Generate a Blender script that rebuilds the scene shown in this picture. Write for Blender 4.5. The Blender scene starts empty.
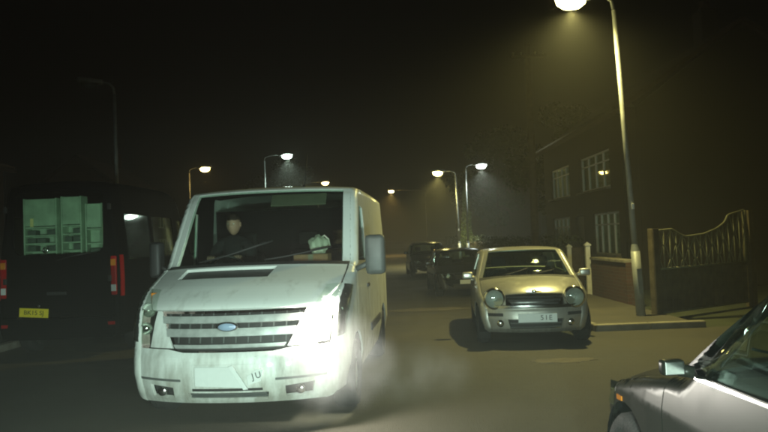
import bpy, bmesh, math, random
import numpy as np
from mathutils import Vector, Matrix
R = math.radians
random.seed(7); rng = np.random.default_rng(7)
SC = bpy.context.scene
COL = SC.collection

# ------------------------------------------------------------------ camera
CAM_H = 1.62; ROLL = R(2.2); FPX = 680.0; K = FPX/480; PITCH = math.atan(24/FPX)
cam = bpy.data.cameras.new('camera'); cam.sensor_width = 36; cam.lens = FPX/768*36
cam.clip_start = 0.05; cam.clip_end = 900
camo = bpy.data.objects.new('camera', cam); COL.objects.link(camo); SC.camera = camo
c_, s_ = math.cos(ROLL), math.sin(ROLL)
pm = Matrix.Rotation(PITCH, 3, 'X')
rt, up, bk = pm @ Vector((c_, 0, -s_)), pm @ Vector((s_, 0, c_)), pm @ Vector((0, -1, 0))
camo.matrix_world = Matrix(((rt.x, up.x, bk.x, 0), (rt.y, up.y, bk.y, 0), (rt.z, up.z, bk.z, CAM_H), (0, 0, 0, 1)))

# ------------------------------------------------------------------ night sky
world = bpy.data.worlds.new('World'); SC.world = world; world.use_nodes = True
wn = world.node_tree.nodes; wl = world.node_tree.links; wn.clear()
sky = wn.new('ShaderNodeTexSky'); sky.sky_type = 'NISHITA'; sky.sun_disc = False
sky.sun_elevation = R(-4); sky.sun_rotation = R(200)
bg = wn.new('ShaderNodeBackground'); bg.inputs['Strength'].default_value = 0.0004
wo = wn.new('ShaderNodeOutputWorld'); wl.new(sky.outputs[0], bg.inputs[0]); wl.new(bg.outputs[0], wo.inputs[0])
vs = SC.view_settings; vs.view_transform = 'Standard'; vs.look = 'None'; vs.exposure = 0.0; vs.gamma = 1.0
SC.cycles.use_denoising = True
SC.cycles.max_bounces = 5; SC.cycles.transparent_max_bounces = 16; SC.cycles.volume_bounces = 0
SC.cycles.filter_width = 2.1
SC.cycles.sample_clamp_indirect = 2.0
SC.cycles.use_adaptive_sampling = False

# headlamps of the vehicle the picture is taken from
OWN_LAMP = 820.0
def add_light(name, kind, loc, energy, color, radius=0.05, aim=None, size=None, blend=0.5, parent=None):
    l = bpy.data.lights.new(name, kind); l.energy = energy; l.color = color; l.shadow_soft_size = radius
    o = bpy.data.objects.new(name, l); COL.objects.link(o); o.location = loc
    if kind == 'SPOT':
        l.spot_size = R(size); l.spot_blend = blend
        o.rotation_euler = Vector(aim).to_track_quat('-Z', 'Y').to_euler()
    if parent: o.parent = parent
    return o
for sx in (-0.72, 0.72):
    lo = add_light('headlamp_light', 'SPOT', (sx, 0.75, 1.08), OWN_LAMP, (0.74, 1.0, 0.86), 0.07, (-0.16 if sx < 0 else -0.08, 1, -0.05), 92, 0.8)
    lo.scale = (1.0, 0.38, 1.0)      # dipped beam: wide and flat

# ------------------------------------------------------------------ materials
def M_(name):
    m = bpy.data.materials.new(name); m.use_nodes = True
    return m, m.node_tree.nodes, m.node_tree.links, m.node_tree.nodes['Principled BSDF']
def mat(name, col, rough=0.5, metal=0.0, var=0.15, vscale=6.0, bump=0.0, bscale=60.0, coat=0.0, col2=None, spec=None, detail=6):
    m, n, l, b = M_(name)
    b.inputs['Roughness'].default_value = rough; b.inputs['Metallic'].default_value = metal
    b.inputs['Coat Weight'].default_value = coat; b.inputs['Coat Roughness'].default_value = 0.08
    if spec is not None: b.inputs['Specular IOR Level'].default_value = spec
    tc = n.new('ShaderNodeTexCoord')
    nz = n.new('ShaderNodeTexNoise'); nz.inputs['Scale'].default_value = vscale; nz.inputs['Detail'].default_value = detail
    l.new(tc.outputs['Object'], nz.inputs['Vector'])
    rp = n.new('ShaderNodeValToRGB'); rp.color_ramp.elements[0].position = 0.3; rp.color_ramp.elements[1].position = 0.72
    c1 = col2 if col2 else tuple(c*(1-var) for c in col)
    rp.color_ramp.elements[0].color = (*c1, 1); rp.color_ramp.elements[1].color = (*col, 1)
    l.new(nz.outputs['Fac'], rp.inputs[0]); l.new(rp.outputs[0], b.inputs['Base Color'])
    mr = n.new('ShaderNodeMapRange'); mr.inputs['To Min'].default_value = max(0.03, rough*0.8); mr.inputs['To Max'].default_value = min(1, rough*1.25)
    l.new(nz.outputs['Fac'], mr.inputs['Value']); l.new(mr.outputs[0], b.inputs['Roughness'])
    if bump:
        n2 = n.new('ShaderNodeTexNoise'); n2.inputs['Scale'].default_value = bscale; n2.inputs['Detail'].default_value = 4
        l.new(tc.outputs['Object'], n2.inputs['Vector'])
        bp = n.new('ShaderNodeBump'); bp.inputs['Strength'].default_value = bump; bp.inputs['Distance'].default_value = 0.02
        l.new(n2.outputs['Fac'], bp.inputs['Height']); l.new(bp.outputs[0], b.inputs['Normal'])
    return m
def paint(name, col, dirt=(0.12, 0.10, 0.07), dirt_amt=0.55, rough=0.32, metal=0.0, coat=0.5, zfade=0.75):
    """car paint with road dirt splashed over the lower body (a stain with a noise shape)"""
    m, n, l, b = M_(name)
    b.inputs['Metallic'].default_value = metal; b.inputs['Coat Weight'].default_value = coat; b.inputs['Coat Roughness'].default_value = 0.06
    tc = n.new('ShaderNodeTexCoord'); sep = n.new('ShaderNodeSeparateXYZ'); l.new(tc.outputs['Object'], sep.inputs[0])
    nz = n.new('ShaderNodeTexNoise'); nz.inputs['Scale'].default_value = 4.5; nz.inputs['Detail'].default_value = 9; nz.inputs['Roughness'].default_value = 0.65
    mp = n.new('ShaderNodeMapping'); mp.inputs['Scale'].default_value = (1.6, 1.0, 0.55); l.new(tc.outputs['Object'], mp.inputs[0]); l.new(mp.outputs[0], nz.inputs['Vector'])
    hr = n.new('ShaderNodeMapRange'); hr.inputs['From Min'].default_value = 0.25; hr.inputs['From Max'].default_value = zfade
    hr.inputs['To Min'].default_value = 0.28; hr.inputs['To Max'].default_value = -0.12
    l.new(sep.outputs['Z'], hr.inputs['Value'])
    ad = n.new('ShaderNodeMath'); ad.operation = 'ADD'; l.new(nz.outputs['Fac'], ad.inputs[0]); l.new(hr.outputs[0], ad.inputs[1])
    r2 = n.new('ShaderNodeMapRange'); r2.inputs['From Min'].default_value = 0.42; r2.inputs['From Max'].default_value = 0.85; r2.inputs['To Max'].default_value = dirt_amt
    l.new(ad.outputs[0], r2.inputs['Value'])
    mx = n.new('ShaderNodeMix'); mx.data_type = 'RGBA'; l.new(r2.outputs[0], mx.inputs['Factor'])
    mx.inputs[6].default_value = (*col, 1); mx.inputs[7].default_value = (*dirt, 1)
    l.new(mx.outputs[2], b.inputs['Base Color'])
    r3 = n.new('ShaderNodeMapRange'); r3.inputs['To Min'].default_value = rough; r3.inputs['To Max'].default_value = 0.85
    l.new(r2.outputs[0], r3.inputs['Value']); l.new(r3.outputs[0], b.inputs['Roughness'])
    return m
def glass(name, tint=(0.55, 0.65, 0.6), refl=0.06, rough=0.03):
    m = bpy.data.materials.new(name); m.use_nodes = True; n = m.node_tree.nodes; l = m.node_tree.links; n.clear()
    o = n.new('ShaderNodeOutputMaterial'); t = n.new('ShaderNodeBsdfTransparent'); t.inputs[0].default_value = (*tint, 1)
    g = n.new('ShaderNodeBsdfGlossy'); g.inputs['Roughness'].default_value = rough; g.inputs[0].default_value = (0.9, 1, 0.95, 1)
    lw = n.new('ShaderNodeLayerWeight'); lw.inputs['Blend'].default_value = 0.5
    pw = n.new('ShaderNodeMath'); pw.operation = 'POWER'; pw.inputs[1].default_value = 5; l.new(lw.outputs['Facing'], pw.inputs[0])
    fr = n.new('ShaderNodeMath'); fr.operation = 'MULTIPLY_ADD'; fr.inputs[1].default_value = 0.9; fr.inputs[2].default_value = 0.035; l.new(pw.outputs[0], fr.inputs[0])
    nz = n.new('ShaderNodeTexNoise'); nz.inputs['Scale'].default_value = 3.0; nz.inputs['Detail'].default_value = 5
    tc = n.new('ShaderNodeTexCoord'); l.new(tc.outputs['Object'], nz.inputs['Vector'])
    mr = n.new('ShaderNodeMapRange'); mr.inputs['To Min'].default_value = rough*0.6; mr.inputs['To Max'].default_value = rough*2.2
    l.new(nz.outputs['Fac'], mr.inputs['Value']); l.new(mr.outputs[0], g.inputs['Roughness'])
    mx = n.new('ShaderNodeMixShader'); l.new(fr.outputs[0], mx.inputs[0]); l.new(t.outputs[0], mx.inputs[1]); l.new(g.outputs[0], mx.inputs[2]); l.new(mx.outputs[0], o.inputs[0])
    return m
def emit(name, col, strength):
    m = bpy.data.materials.new(name); m.use_nodes = True; n = m.node_tree.nodes; l = m.node_tree.links; n.clear()
    o = n.new('ShaderNodeOutputMaterial'); e = n.new('ShaderNodeEmission'); e.inputs[0].default_value = (*col, 1); e.inputs[1].default_value = strength
    l.new(e.outputs[0], o.inputs[0]); return m
def brickmat(name, c1, c2, mortar, scale=1.0):
    m, n, l, b = M_(name)
    tc = n.new('ShaderNodeTexCoord'); sp = n.new('ShaderNodeSeparateXYZ'); l.new(tc.outputs['Object'], sp.inputs[0])
    ad = n.new('ShaderNodeMath'); ad.operation = 'ADD'; l.new(sp.outputs[0], ad.inputs[0]); l.new(sp.outputs[1], ad.inputs[1])
    cb = n.new('ShaderNodeCombineXYZ'); l.new(ad.outputs[0], cb.inputs[0]); l.new(sp.outputs[2], cb.inputs[1])
    br = n.new('ShaderNodeTexBrick'); br.inputs['Scale'].default_value = scale; br.inputs['Brick Width'].default_value = 0.225; br.inputs['Row Height'].default_value = 0.075
    br.inputs['Mortar Size'].default_value = 0.006; br.inputs['Color1'].default_value = (*c1, 1); br.inputs['Color2'].default_value = (*c2, 1); br.inputs['Mortar'].default_value = (*mortar, 1)
    l.new(cb.outputs[0], br.inputs['Vector']); l.new(br.outputs['Color'], b.inputs['Base Color']); b.inputs['Roughness'].default_value = 0.9
    bp = n.new('ShaderNodeBump'); bp.inputs['Strength'].default_value = 0.4; bp.inputs['Distance'].default_value = 0.01; bp.invert = True
    l.new(br.outputs['Fac'], bp.inputs['Height']); l.new(bp.outputs[0], b.inputs['Normal'])
    return m
def roadmat():
    m, n, l, b = M_('asphalt')
    tc = n.new('ShaderNodeTexCoord')
    a = n.new('ShaderNodeTexNoise'); a.inputs['Scale'].default_value = 0.55; a.inputs['Detail'].default_value = 8; a.inputs['Roughness'].default_value = 0.6
    f = n.new('ShaderNodeTexNoise'); f.inputs['Scale'].default_value = 90; f.inputs['Detail'].default_value = 3
    v = n.new('ShaderNodeTexVoronoi'); v.inputs['Scale'].default_value = 130
    for q in (a, f, v): l.new(tc.outputs['Object'], q.inputs['Vector'])
    rp = n.new('ShaderNodeValToRGB'); e = rp.color_ramp.elements; e[0].position = 0.32; e[0].color = (0.042, 0.039, 0.028, 1); e[1].position = 0.7; e[1].color = (0.090, 0.082, 0.055, 1)
    l.new(a.outputs['Fac'], rp.inputs[0])
    mx = n.new('ShaderNodeMix'); mx.data_type = 'RGBA'; mx.blend_type = 'MULTIPLY'; mx.inputs['Factor'].default_value = 0.6
    r2 = n.new('ShaderNodeValToRGB'); r2.color_ramp.elements[0].color = (0.5, 0.5, 0.5, 1); r2.color_ramp.elements[1].color = (1.3, 1.3, 1.3, 1)
    l.new(f.outputs['Fac'], r2.inputs[0]); l.new(rp.outputs[0], mx.inputs[6]); l.new(r2.outputs[0], mx.inputs[7]); l.new(mx.outputs[2], b.inputs['Base Color'])
    mr = n.new('ShaderNodeMapRange'); mr.inputs['From Min'].default_value = 0.3; mr.inputs['From Max'].default_value = 0.7; mr.inputs['To Min'].default_value = 0.48; mr.inputs['To Max'].default_value = 0.8
    l.new(a.outputs['Fac'], mr.inputs['Value']); l.new(mr.outputs[0], b.inputs['Roughness'])
    bp = n.new('ShaderNodeBump'); bp.inputs['Strength'].default_value = 0.7; bp.inputs['Distance'].default_value = 0.012
    l.new(v.outputs['Distance'], bp.inputs['Height']); l.new(bp.outputs[0], b.inputs['Normal'])
    return m

MT = {}
MT['asphalt'] = roadmat()
MT['patch'] = mat('tarmac_patch', (0.16, 0.14, 0.10), 0.75, var=0.5, vscale=7, bump=0.6, bscale=90)
MT['pavement'] = mat('pavement_tarmac', (0.10, 0.092, 0.07), 0.85, var=0.4, vscale=1.4, bump=0.5, bscale=80)
MT['kerb'] = mat('kerb_concrete', (0.30, 0.28, 0.22), 0.85, var=0.4, vscale=5, bump=0.4, bscale=50)
MT['soil'] = mat('dark_turf', (0.05, 0.06, 0.025), 0.95, var=0.5, vscale=2, bump=0.6, bscale=30)
MT['white'] = paint('white_van_paint', (0.76, 0.80, 0.77), dirt=(0.19, 0.18, 0.14), dirt_amt=0.8, rough=0.36, zfade=1.15)  # heavier, higher dirt also darkens the bumper in place of weaker light there
MT['silver'] = paint('silver_car_paint', (0.55, 0.55, 0.50), rough=0.33, metal=0.75, dirt_amt=0.5)
MT['grey'] = paint('dark_grey_car_paint', (0.010, 0.011, 0.0085), rough=0.33, metal=0.0, dirt_amt=0.4, dirt=(0.018, 0.0175, 0.0145), coat=0.0)
MT['grey'].node_tree.nodes['Principled BSDF'].inputs['Specular IOR Level'].default_value = 0.10
MT['black'] = paint('black_van_paint', (0.003, 0.003, 0.0035), rough=0.42, dirt_amt=0.12, dirt=(0.008, 0.0075, 0.007), coat=0.0)
MT['black'].node_tree.nodes['Principled BSDF'].inputs['Specular IOR Level'].default_value = 0.03
MT['black'].node_tree.nodes['Principled BSDF'].inputs['IOR'].default_value = 1.15
MT['blue'] = paint('dark_blue_car_paint', (0.02, 0.024, 0.03), rough=0.28, metal=0.3, dirt_amt=0.4)
MT['bluegrey'] = paint('blue_grey_car_paint', (0.07, 0.075, 0.075), rough=0.28, metal=0.4, dirt_amt=0.4)
MT['plastic'] = mat('black_plastic', (0.022, 0.022, 0.022), 0.55, var=0.3, vscale=14, bump=0.15, bscale=150)
MT['greyplastic'] = mat('grey_plastic', (0.10, 0.11, 0.105), 0.5, var=0.3, vscale=10, bump=0.1, bscale=120)
MT['rubber'] = mat('tyre_rubber', (0.018, 0.018, 0.017), 0.85, var=0.35, vscale=20, bump=0.3, bscale=80)
MT['chrome'] = mat('chrome', (0.75, 0.76, 0.74), 0.16, metal=1.0, var=0.12, vscale=12)
MT['satin'] = mat('satin_grille_bar', (0.52, 0.55, 0.53), 0.38, metal=0.35, var=0.3, vscale=14)
MT['alloy'] = mat('wheel_alloy', (0.42, 0.42, 0.40), 0.4, metal=0.8, var=0.3, vscale=18)
MT['glass'] = glass('window_glass', (0.84, 0.90, 0.86), rough=0.02)
MT['darkglass'] = glass('tinted_glass', (0.93, 0.98, 0.94), rough=0.03)
MT['lens'] = glass('lamp_lens', (0.88, 0.92, 0.88), rough=0.05)
MT['cabin'] = mat('cabin_trim', (0.006, 0.006, 0.006), 0.9, var=0.3, vscale=10, spec=0.15)
MT['seat'] = mat('seat_cloth', (0.020, 0.019, 0.018), 0.95, var=0.35, vscale=30)
MT['brownbox'] = mat('brown_cardboard', (0.20, 0.115, 0.055), 0.85, var=0.3, vscale=8)
MT['seatbrown'] = mat('brown_seat_cloth', (0.16, 0.085, 0.04), 0.95, var=0.35, vscale=30)
MT['visor'] = mat('sun_visor_vinyl', (0.14, 0.15, 0.10), 0.8, var=0.2, vscale=12)
MT['plate_white'] = mat('number_plate_white', (0.62, 0.66, 0.64), 0.3, var=0.06, vscale=20)
MT['plate_yellow'] = mat('number_plate_yellow', (0.80, 0.66, 0.04), 0.3, var=0.1, vscale=20)
MT['ink'] = mat('plate_ink', (0.012, 0.012, 0.012), 0.5, var=0.1)
MT['redlens'] = mat('red_lens', (0.42, 0.008, 0.01), 0.12, var=0.2, vscale=30, coat=0.6)
MT['amber'] = mat('amber_lens', (0.65, 0.22, 0.02), 0.15, var=0.2, vscale=30, coat=0.6)
MT['badge'] = mat('badge_enamel', (0.30, 0.40, 0.55), 0.18, var=0.1, coat=0.7)
MT['lit'] = emit('lit_headlamp', (1.0, 0.97, 0.86), 90.0)
MT['litbowl'] = emit('lit_headlamp_bowl', (1.0, 0.96, 0.84), 14.0)
MT['steel'] = mat('galvanised_steel', (0.34, 0.36, 0.36), 0.5, metal=0.3, var=0.35, vscale=5, bump=0.1, bscale=40)
MT['wood'] = mat('weathered_timber', (0.13, 0.105, 0.06), 0.9, var=0.5, vscale=5, bump=0.4, bscale=30)
MT['iron'] = mat('painted_gate_iron', (0.20, 0.20, 0.13), 0.55, var=0.4, vscale=14, bump=0.2, bscale=60)
MT['whitepost'] = mat('white_painted_concrete', (0.72, 0.72, 0.66), 0.75, var=0.25, vscale=7, bump=0.3, bscale=40)
MT['brick'] = brickmat('brickwork', (0.09, 0.04, 0.028), (0.06, 0.03, 0.02), (0.08, 0.075, 0.06))
MT['render'] = mat('dark_pebbledash', (0.045, 0.038, 0.028), 0.92, var=0.25, vscale=2, bump=0.3, bscale=60)
MT['tile'] = mat('roof_tile', (0.075, 0.05, 0.04), 0.9, var=0.45, vscale=8, bump=0.5, bscale=20)
MT['upvc'] = mat('white_window_frame', (0.72, 0.72, 0.68), 0.45, var=0.1)
MT['curtain'] = mat('net_curtain', (0.55, 0.54, 0.45), 0.95, var=0.35, vscale=9)
MT['leaf'] = mat('hedge_leaf', (0.060, 0.085, 0.022), 0.7, var=0.6, vscale=3)
MT['leafpale'] = mat('conifer_leaf', (0.085, 0.13, 0.03), 0.7, var=0.55, vscale=3)
MT['bark'] = mat('bark', (0.09, 0.065, 0.04), 0.95, var=0.5, vscale=8, bump=0.7, bscale=25)
MT['skin'] = mat('skin', (0.36, 0.23, 0.165), 0.55, var=0.15, vscale=9)
MT['hair'] = mat('hair', (0.03, 0.02, 0.014), 0.6, var=0.3, vscale=60)
MT['jacket'] = mat('dark_jacket', (0.012, 0.013, 0.016), 0.9, var=0.4, vscale=18)
MT['bag'] = mat('pale_plastic_bag', (0.62, 0.60, 0.50), 0.45, var=0.2, vscale=9, bump=0.5, bscale=12)
MT['rack'] = mat('pale_green_rack_metal', (0.46, 0.66, 0.46), 0.6, var=0.45, vscale=4)
MT['crate'] = mat('grey_storage_box', (0.10, 0.14, 0.11), 0.7, var=0.4, vscale=8)
MT['card'] = mat('pale_cardboard', (0.42, 0.58, 0.42), 0.85, var=0.3, vscale=6)
MT['yellowlabel'] = mat('yellow_sticker', (0.85, 0.80, 0.35), 0.5, var=0.1)

# ------------------------------------------------------------------ helpers
def setp(o, label=None, cat=None, group=None, kind=None):
    if label: o['label'] = label
    if cat: o['category'] = cat
    if group: o['group'] = group
    if kind: o['kind'] = kind
    return o
def empty(name, loc=(0, 0, 0), rz=0.0, label=None, cat=None, group=None):
    o = bpy.data.objects.new(name, None); COL.objects.link(o); o.location = loc; o.rotation_euler = (0, 0, rz)
    o.empty_display_size = 0.2
    return setp(o, label, cat, group)
def obj_bm(name, bm, m, parent=None, smooth=False, loc=None):
    me = bpy.data.meshes.new(name); bm.to_mesh(me); bm.free()
    return obj_me(name, me, m, parent, smooth, loc)
def obj_me(name, me, m, parent=None, smooth=False, loc=None):
    if m is not None:
        me.materials.clear(); me.materials.append(MT[m] if isinstance(m, str) else m)
    if smooth:
        for p in me.polygons: p.use_smooth = True
    o = bpy.data.objects.new(name, me); COL.objects.link(o)
    if parent is not None: o.parent = parent
    if loc is not None: o.location = loc
    return o
def copy_tree(o, parent=None):
    c = o.copy(); COL.objects.link(c); c.parent = parent
    for ch in o.children: copy_tree(ch, c)
    return c
def box_bm(bm, c, s, rot=None, bev=0.0):
    r = bmesh.ops.create_cube(bm, size=1.0); vs_ = r['verts']
    bmesh.ops.scale(bm, vec=s, verts=vs_)
    if bev > 0:
        ed = list({e for v in vs_ for e in v.link_edges})
        rr = bmesh.ops.bevel(bm, geom=ed, offset=bev, segments=2, affect='EDGES', profile=0.6)
        vs_ = list({v for f in rr['faces'] for v in f.verts} | {v for v in vs_ if v.is_valid})
    if rot is not None: bmesh.ops.rotate(bm, cent=(0, 0, 0), matrix=rot, verts=vs_)
    bmesh.ops.translate(bm, vec=c, verts=vs_)
    return vs_
def box(name, c, s, m, parent=None, rot=None, bev=0.0):
    bm = bmesh.new(); box_bm(bm, c, s, rot, bev); return obj_bm(name, bm, m, parent)
def tube_bm(bm, pts, rad, seg=10, cap=True):
    pts = [Vector(p) for p in pts]; n = len(pts)
    rads = rad if isinstance(rad, (list, tuple)) else [rad]*n
    rings = []; prev = None
    for i, p in enumerate(pts):
        t = (pts[min(i+1, n-1)]-pts[max(i-1, 0)]).normalized()
        if prev is None:
            a = Vector((0, 0, 1)) if abs(t.z) < 0.9 else Vector((1, 0, 0)); nx = t.cross(a).normalized()
        else: nx = (prev - t*prev.dot(t)).normalized()
        prev = nx; ny = t.cross(nx)
        rings.append([bm.verts.new(p+(nx*math.cos(2*math.pi*k/seg)+ny*math.sin(2*math.pi*k/seg))*rads[i]) for k in range(seg)])
    for a, b in zip(rings, rings[1:]):
        for k in range(seg): bm.faces.new((a[k], a[(k+1) % seg], b[(k+1) % seg], b[k]))
    if cap: bm.faces.new(rings[0][::-1]); bm.faces.new(rings[-1])
def tube(name, pts, rad, m, parent=None, seg=10, smooth=True):
    bm = bmesh.new(); tube_bm(bm, pts, rad, seg); bmesh.ops.recalc_face_normals(bm, faces=bm.faces); return obj_bm(name, bm, m, parent, smooth)
def lathe(name, prof, m, parent=None, axis='z', seg=28, loc=(0, 0, 0), smooth=True, sx=1.0, sy=1.0):
    """prof: (radius, height) pairs turned about z, then z turned to the named axis"""
    bm = bmesh.new(); rings = []
    for r, h in prof:
        if r < 1e-5: rings.append([bm.verts.new((0, 0, h))])
        else: rings.append([bm.verts.new((r*sx*math.cos(2*math.pi*k/seg), r*sy*math.sin(2*math.pi*k/seg), h)) for k in range(seg)])
    for a, b in zip(rings, rings[1:]):
        for k in range(seg):
            k2 = (k+1) % seg
            if len(a) == 1 and len(b) == 1: continue
            if len(a) == 1: bm.faces.new((a[0], b[k], b[k2]))
            elif len(b) == 1: bm.faces.new((a[k], a[k2], b[0]))
            else: bm.faces.new((a[k], a[k2], b[k2], b[k]))
    if axis == 'x': bmesh.ops.rotate(bm, cent=(0, 0, 0), matrix=Matrix.Rotation(R(90), 3, 'Y'), verts=bm.verts)
    if axis == '-y': bmesh.ops.rotate(bm, cent=(0, 0, 0), matrix=Matrix.Rotation(R(90), 3, 'X'), verts=bm.verts)
    if axis == 'y': bmesh.ops.rotate(bm, cent=(0, 0, 0), matrix=Matrix.Rotation(R(-90), 3, 'X'), verts=bm.verts)
    bmesh.ops.translate(bm, vec=loc, verts=bm.verts)
    bmesh.ops.recalc_face_normals(bm, faces=bm.faces)
    return obj_bm(name, bm, m, parent, smooth)
def text_mesh(name, s, size, m, parent, loc, rot, depth=0.0015, align='CENTER'):
    cu = bpy.data.curves.new(name, 'FONT'); cu.body = s; cu.size = size; cu.extrude = depth; cu.align_x = align; cu.align_y = 'CENTER'
    t = bpy.data.objects.new('t', cu); COL.objects.link(t)
    bpy.context.view_layer.update()
    me = bpy.data.meshes.new_from_object(t.evaluated_get(bpy.context.evaluated_depsgraph_get()))
    bpy.data.objects.remove(t)
    o = obj_me(name, me, m, parent); o.location = loc; o.rotation_euler = rot
    return o
def rounded(cx, cz, w, h, r, n=5):
    out = []
    for (sx, sz, a0) in ((1, 1, 0), (-1, 1, 90), (-1, -1, 180), (1, -1, 270)):
        for k in range(n+1):
            a = R(a0+90*k/n); out.append((cx+sx*(w/2-r)+r*math.cos(a), cz+sz*(h/2-r)+r*math.sin(a)))
    return out
def dens(poly, step):
    out = []
    for (a, b) in zip(poly, poly[1:]+poly[:1]):
        n = max(1, int(math.hypot(b[0]-a[0], b[1]-a[1])/step))
        out += [(a[0]+(b[0]-a[0])*k/n, a[1]+(b[1]-a[1])*k/n) for k in range(n)]
    return out
def fill2d(outer, holes, su, sv, clip=()):
    """triangulated flat outline with holes, cut along a grid, as (points, faces)"""
    bm = bmesh.new(); edges = []
    for loop in [outer]+list(holes):
        vsx = [bm.verts.new((p[0], p[1], 0)) for p in loop]
        edges += [bm.edges.new((vsx[i], vsx[(i+1) % len(vsx)])) for i in range(len(vsx))]
    bmesh.ops.triangle_fill(bm, use_beauty=True, use_dissolve=False, edges=edges, normal=(0, 0, 1))
    for co, no in clip:
        bmesh.ops.bisect_plane(bm, geom=bm.verts[:]+bm.edges[:]+bm.faces[:], plane_co=co, plane_no=no, clear_outer=True)
    if not bm.verts: bm.free(); return np.zeros((0, 2)), []
    xs = [v.co.x for v in bm.verts]; ys = [v.co.y for v in bm.verts]
    for k in range(int(math.floor(min(xs)/su))+1, int(math.ceil(max(xs)/su))):
        bmesh.ops.bisect_plane(bm, geom=bm.verts[:]+bm.edges[:]+bm.faces[:], plane_co=(k*su, 0, 0), plane_no=(1, 0, 0))
    for k in range(int(math.floor(min(ys)/sv))+1, int(math.ceil(max(ys)/sv))):
        bmesh.ops.bisect_plane(bm, geom=bm.verts[:]+bm.edges[:]+bm.faces[:], plane_co=(0, k*sv, 0), plane_no=(0, 1, 0))
    bmesh.ops.dissolve_degenerate(bm, dist=1e-5, edges=bm.edges[:])
    bm.verts.index_update(); bm.normal_update()
    P = np.array([(v.co.x, v.co.y) for v in bm.verts]); F = []
    for f in bm.faces:
        ids = [v.index for v in f.verts]
        a = sum(P[ids[i]][0]*P[ids[(i+1) % len(ids)]][1]-P[ids[(i+1) % len(ids)]][0]*P[ids[i]][1] for i in range(len(ids)))
        F.append(ids if a > 0 else ids[::-1])
    bm.free(); return P, F
def mesh_from(name, V, F, m, parent, thick=0.0, smooth=True):
    me = bpy.data.meshes.new(name); me.from_pydata([tuple(map(float, v)) for v in V], [], F); me.update()
    o = obj_me(name, me, m, parent, smooth)
    if thick:
        md = o.modifiers.new('s', 'SOLIDIFY'); md.thickness = thick; md.offset = -1
    return o
def shell(name, V, F, N, m, parent, t):
    """curved panel of thickness t with exact surface normals"""
    V = np.asarray(V, float); n = len(V); cnt = {}
    for f in F:
        for a, b in zip(f, list(f[1:])+[f[0]]): cnt[(a, b)] = cnt.get((a, b), 0)+1
    bd = [e for e in cnt if (e[1], e[0]) not in cnt]
    I = V-N*t; verts = [V, I]; faces = [list(f) for f in F]+[[i+n for i in f[::-1]] for f in F]; nr = [N, -N]; k = 2*n
    rim = []
    for a, b in bd:
        rim += [V[a], I[a], I[b], V[b]]; faces.append([k, k+1, k+2, k+3]); k += 4
    if rim: verts.append(np.array(rim)); nr.append(np.zeros((len(rim), 3)))
    VV = np.concatenate(verts); NN = np.concatenate(nr)
    me = bpy.data.meshes.new(name); me.from_pydata(VV.tolist(), [], faces); me.update()
    for p in me.polygons: p.use_smooth = True
    if len(me.vertices) == len(NN): me.normals_split_custom_set_from_vertices(NN.tolist())
    return obj_me(name, me, m, parent)
def pchip(x, Y):
    x = np.asarray(x, float); h = np.diff(x); D = np.diff(Y, axis=0)/h[:, None]; n, k = Y.shape
    m = np.zeros_like(Y); m[0] = D[0]; m[-1] = D[-1]
    for i in range(1, n-1):
        for j in range(k):
            a, b = D[i-1, j], D[i, j]
            if a*b > 0: m[i, j] = 2*a*b/(a+b)
    return m

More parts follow.
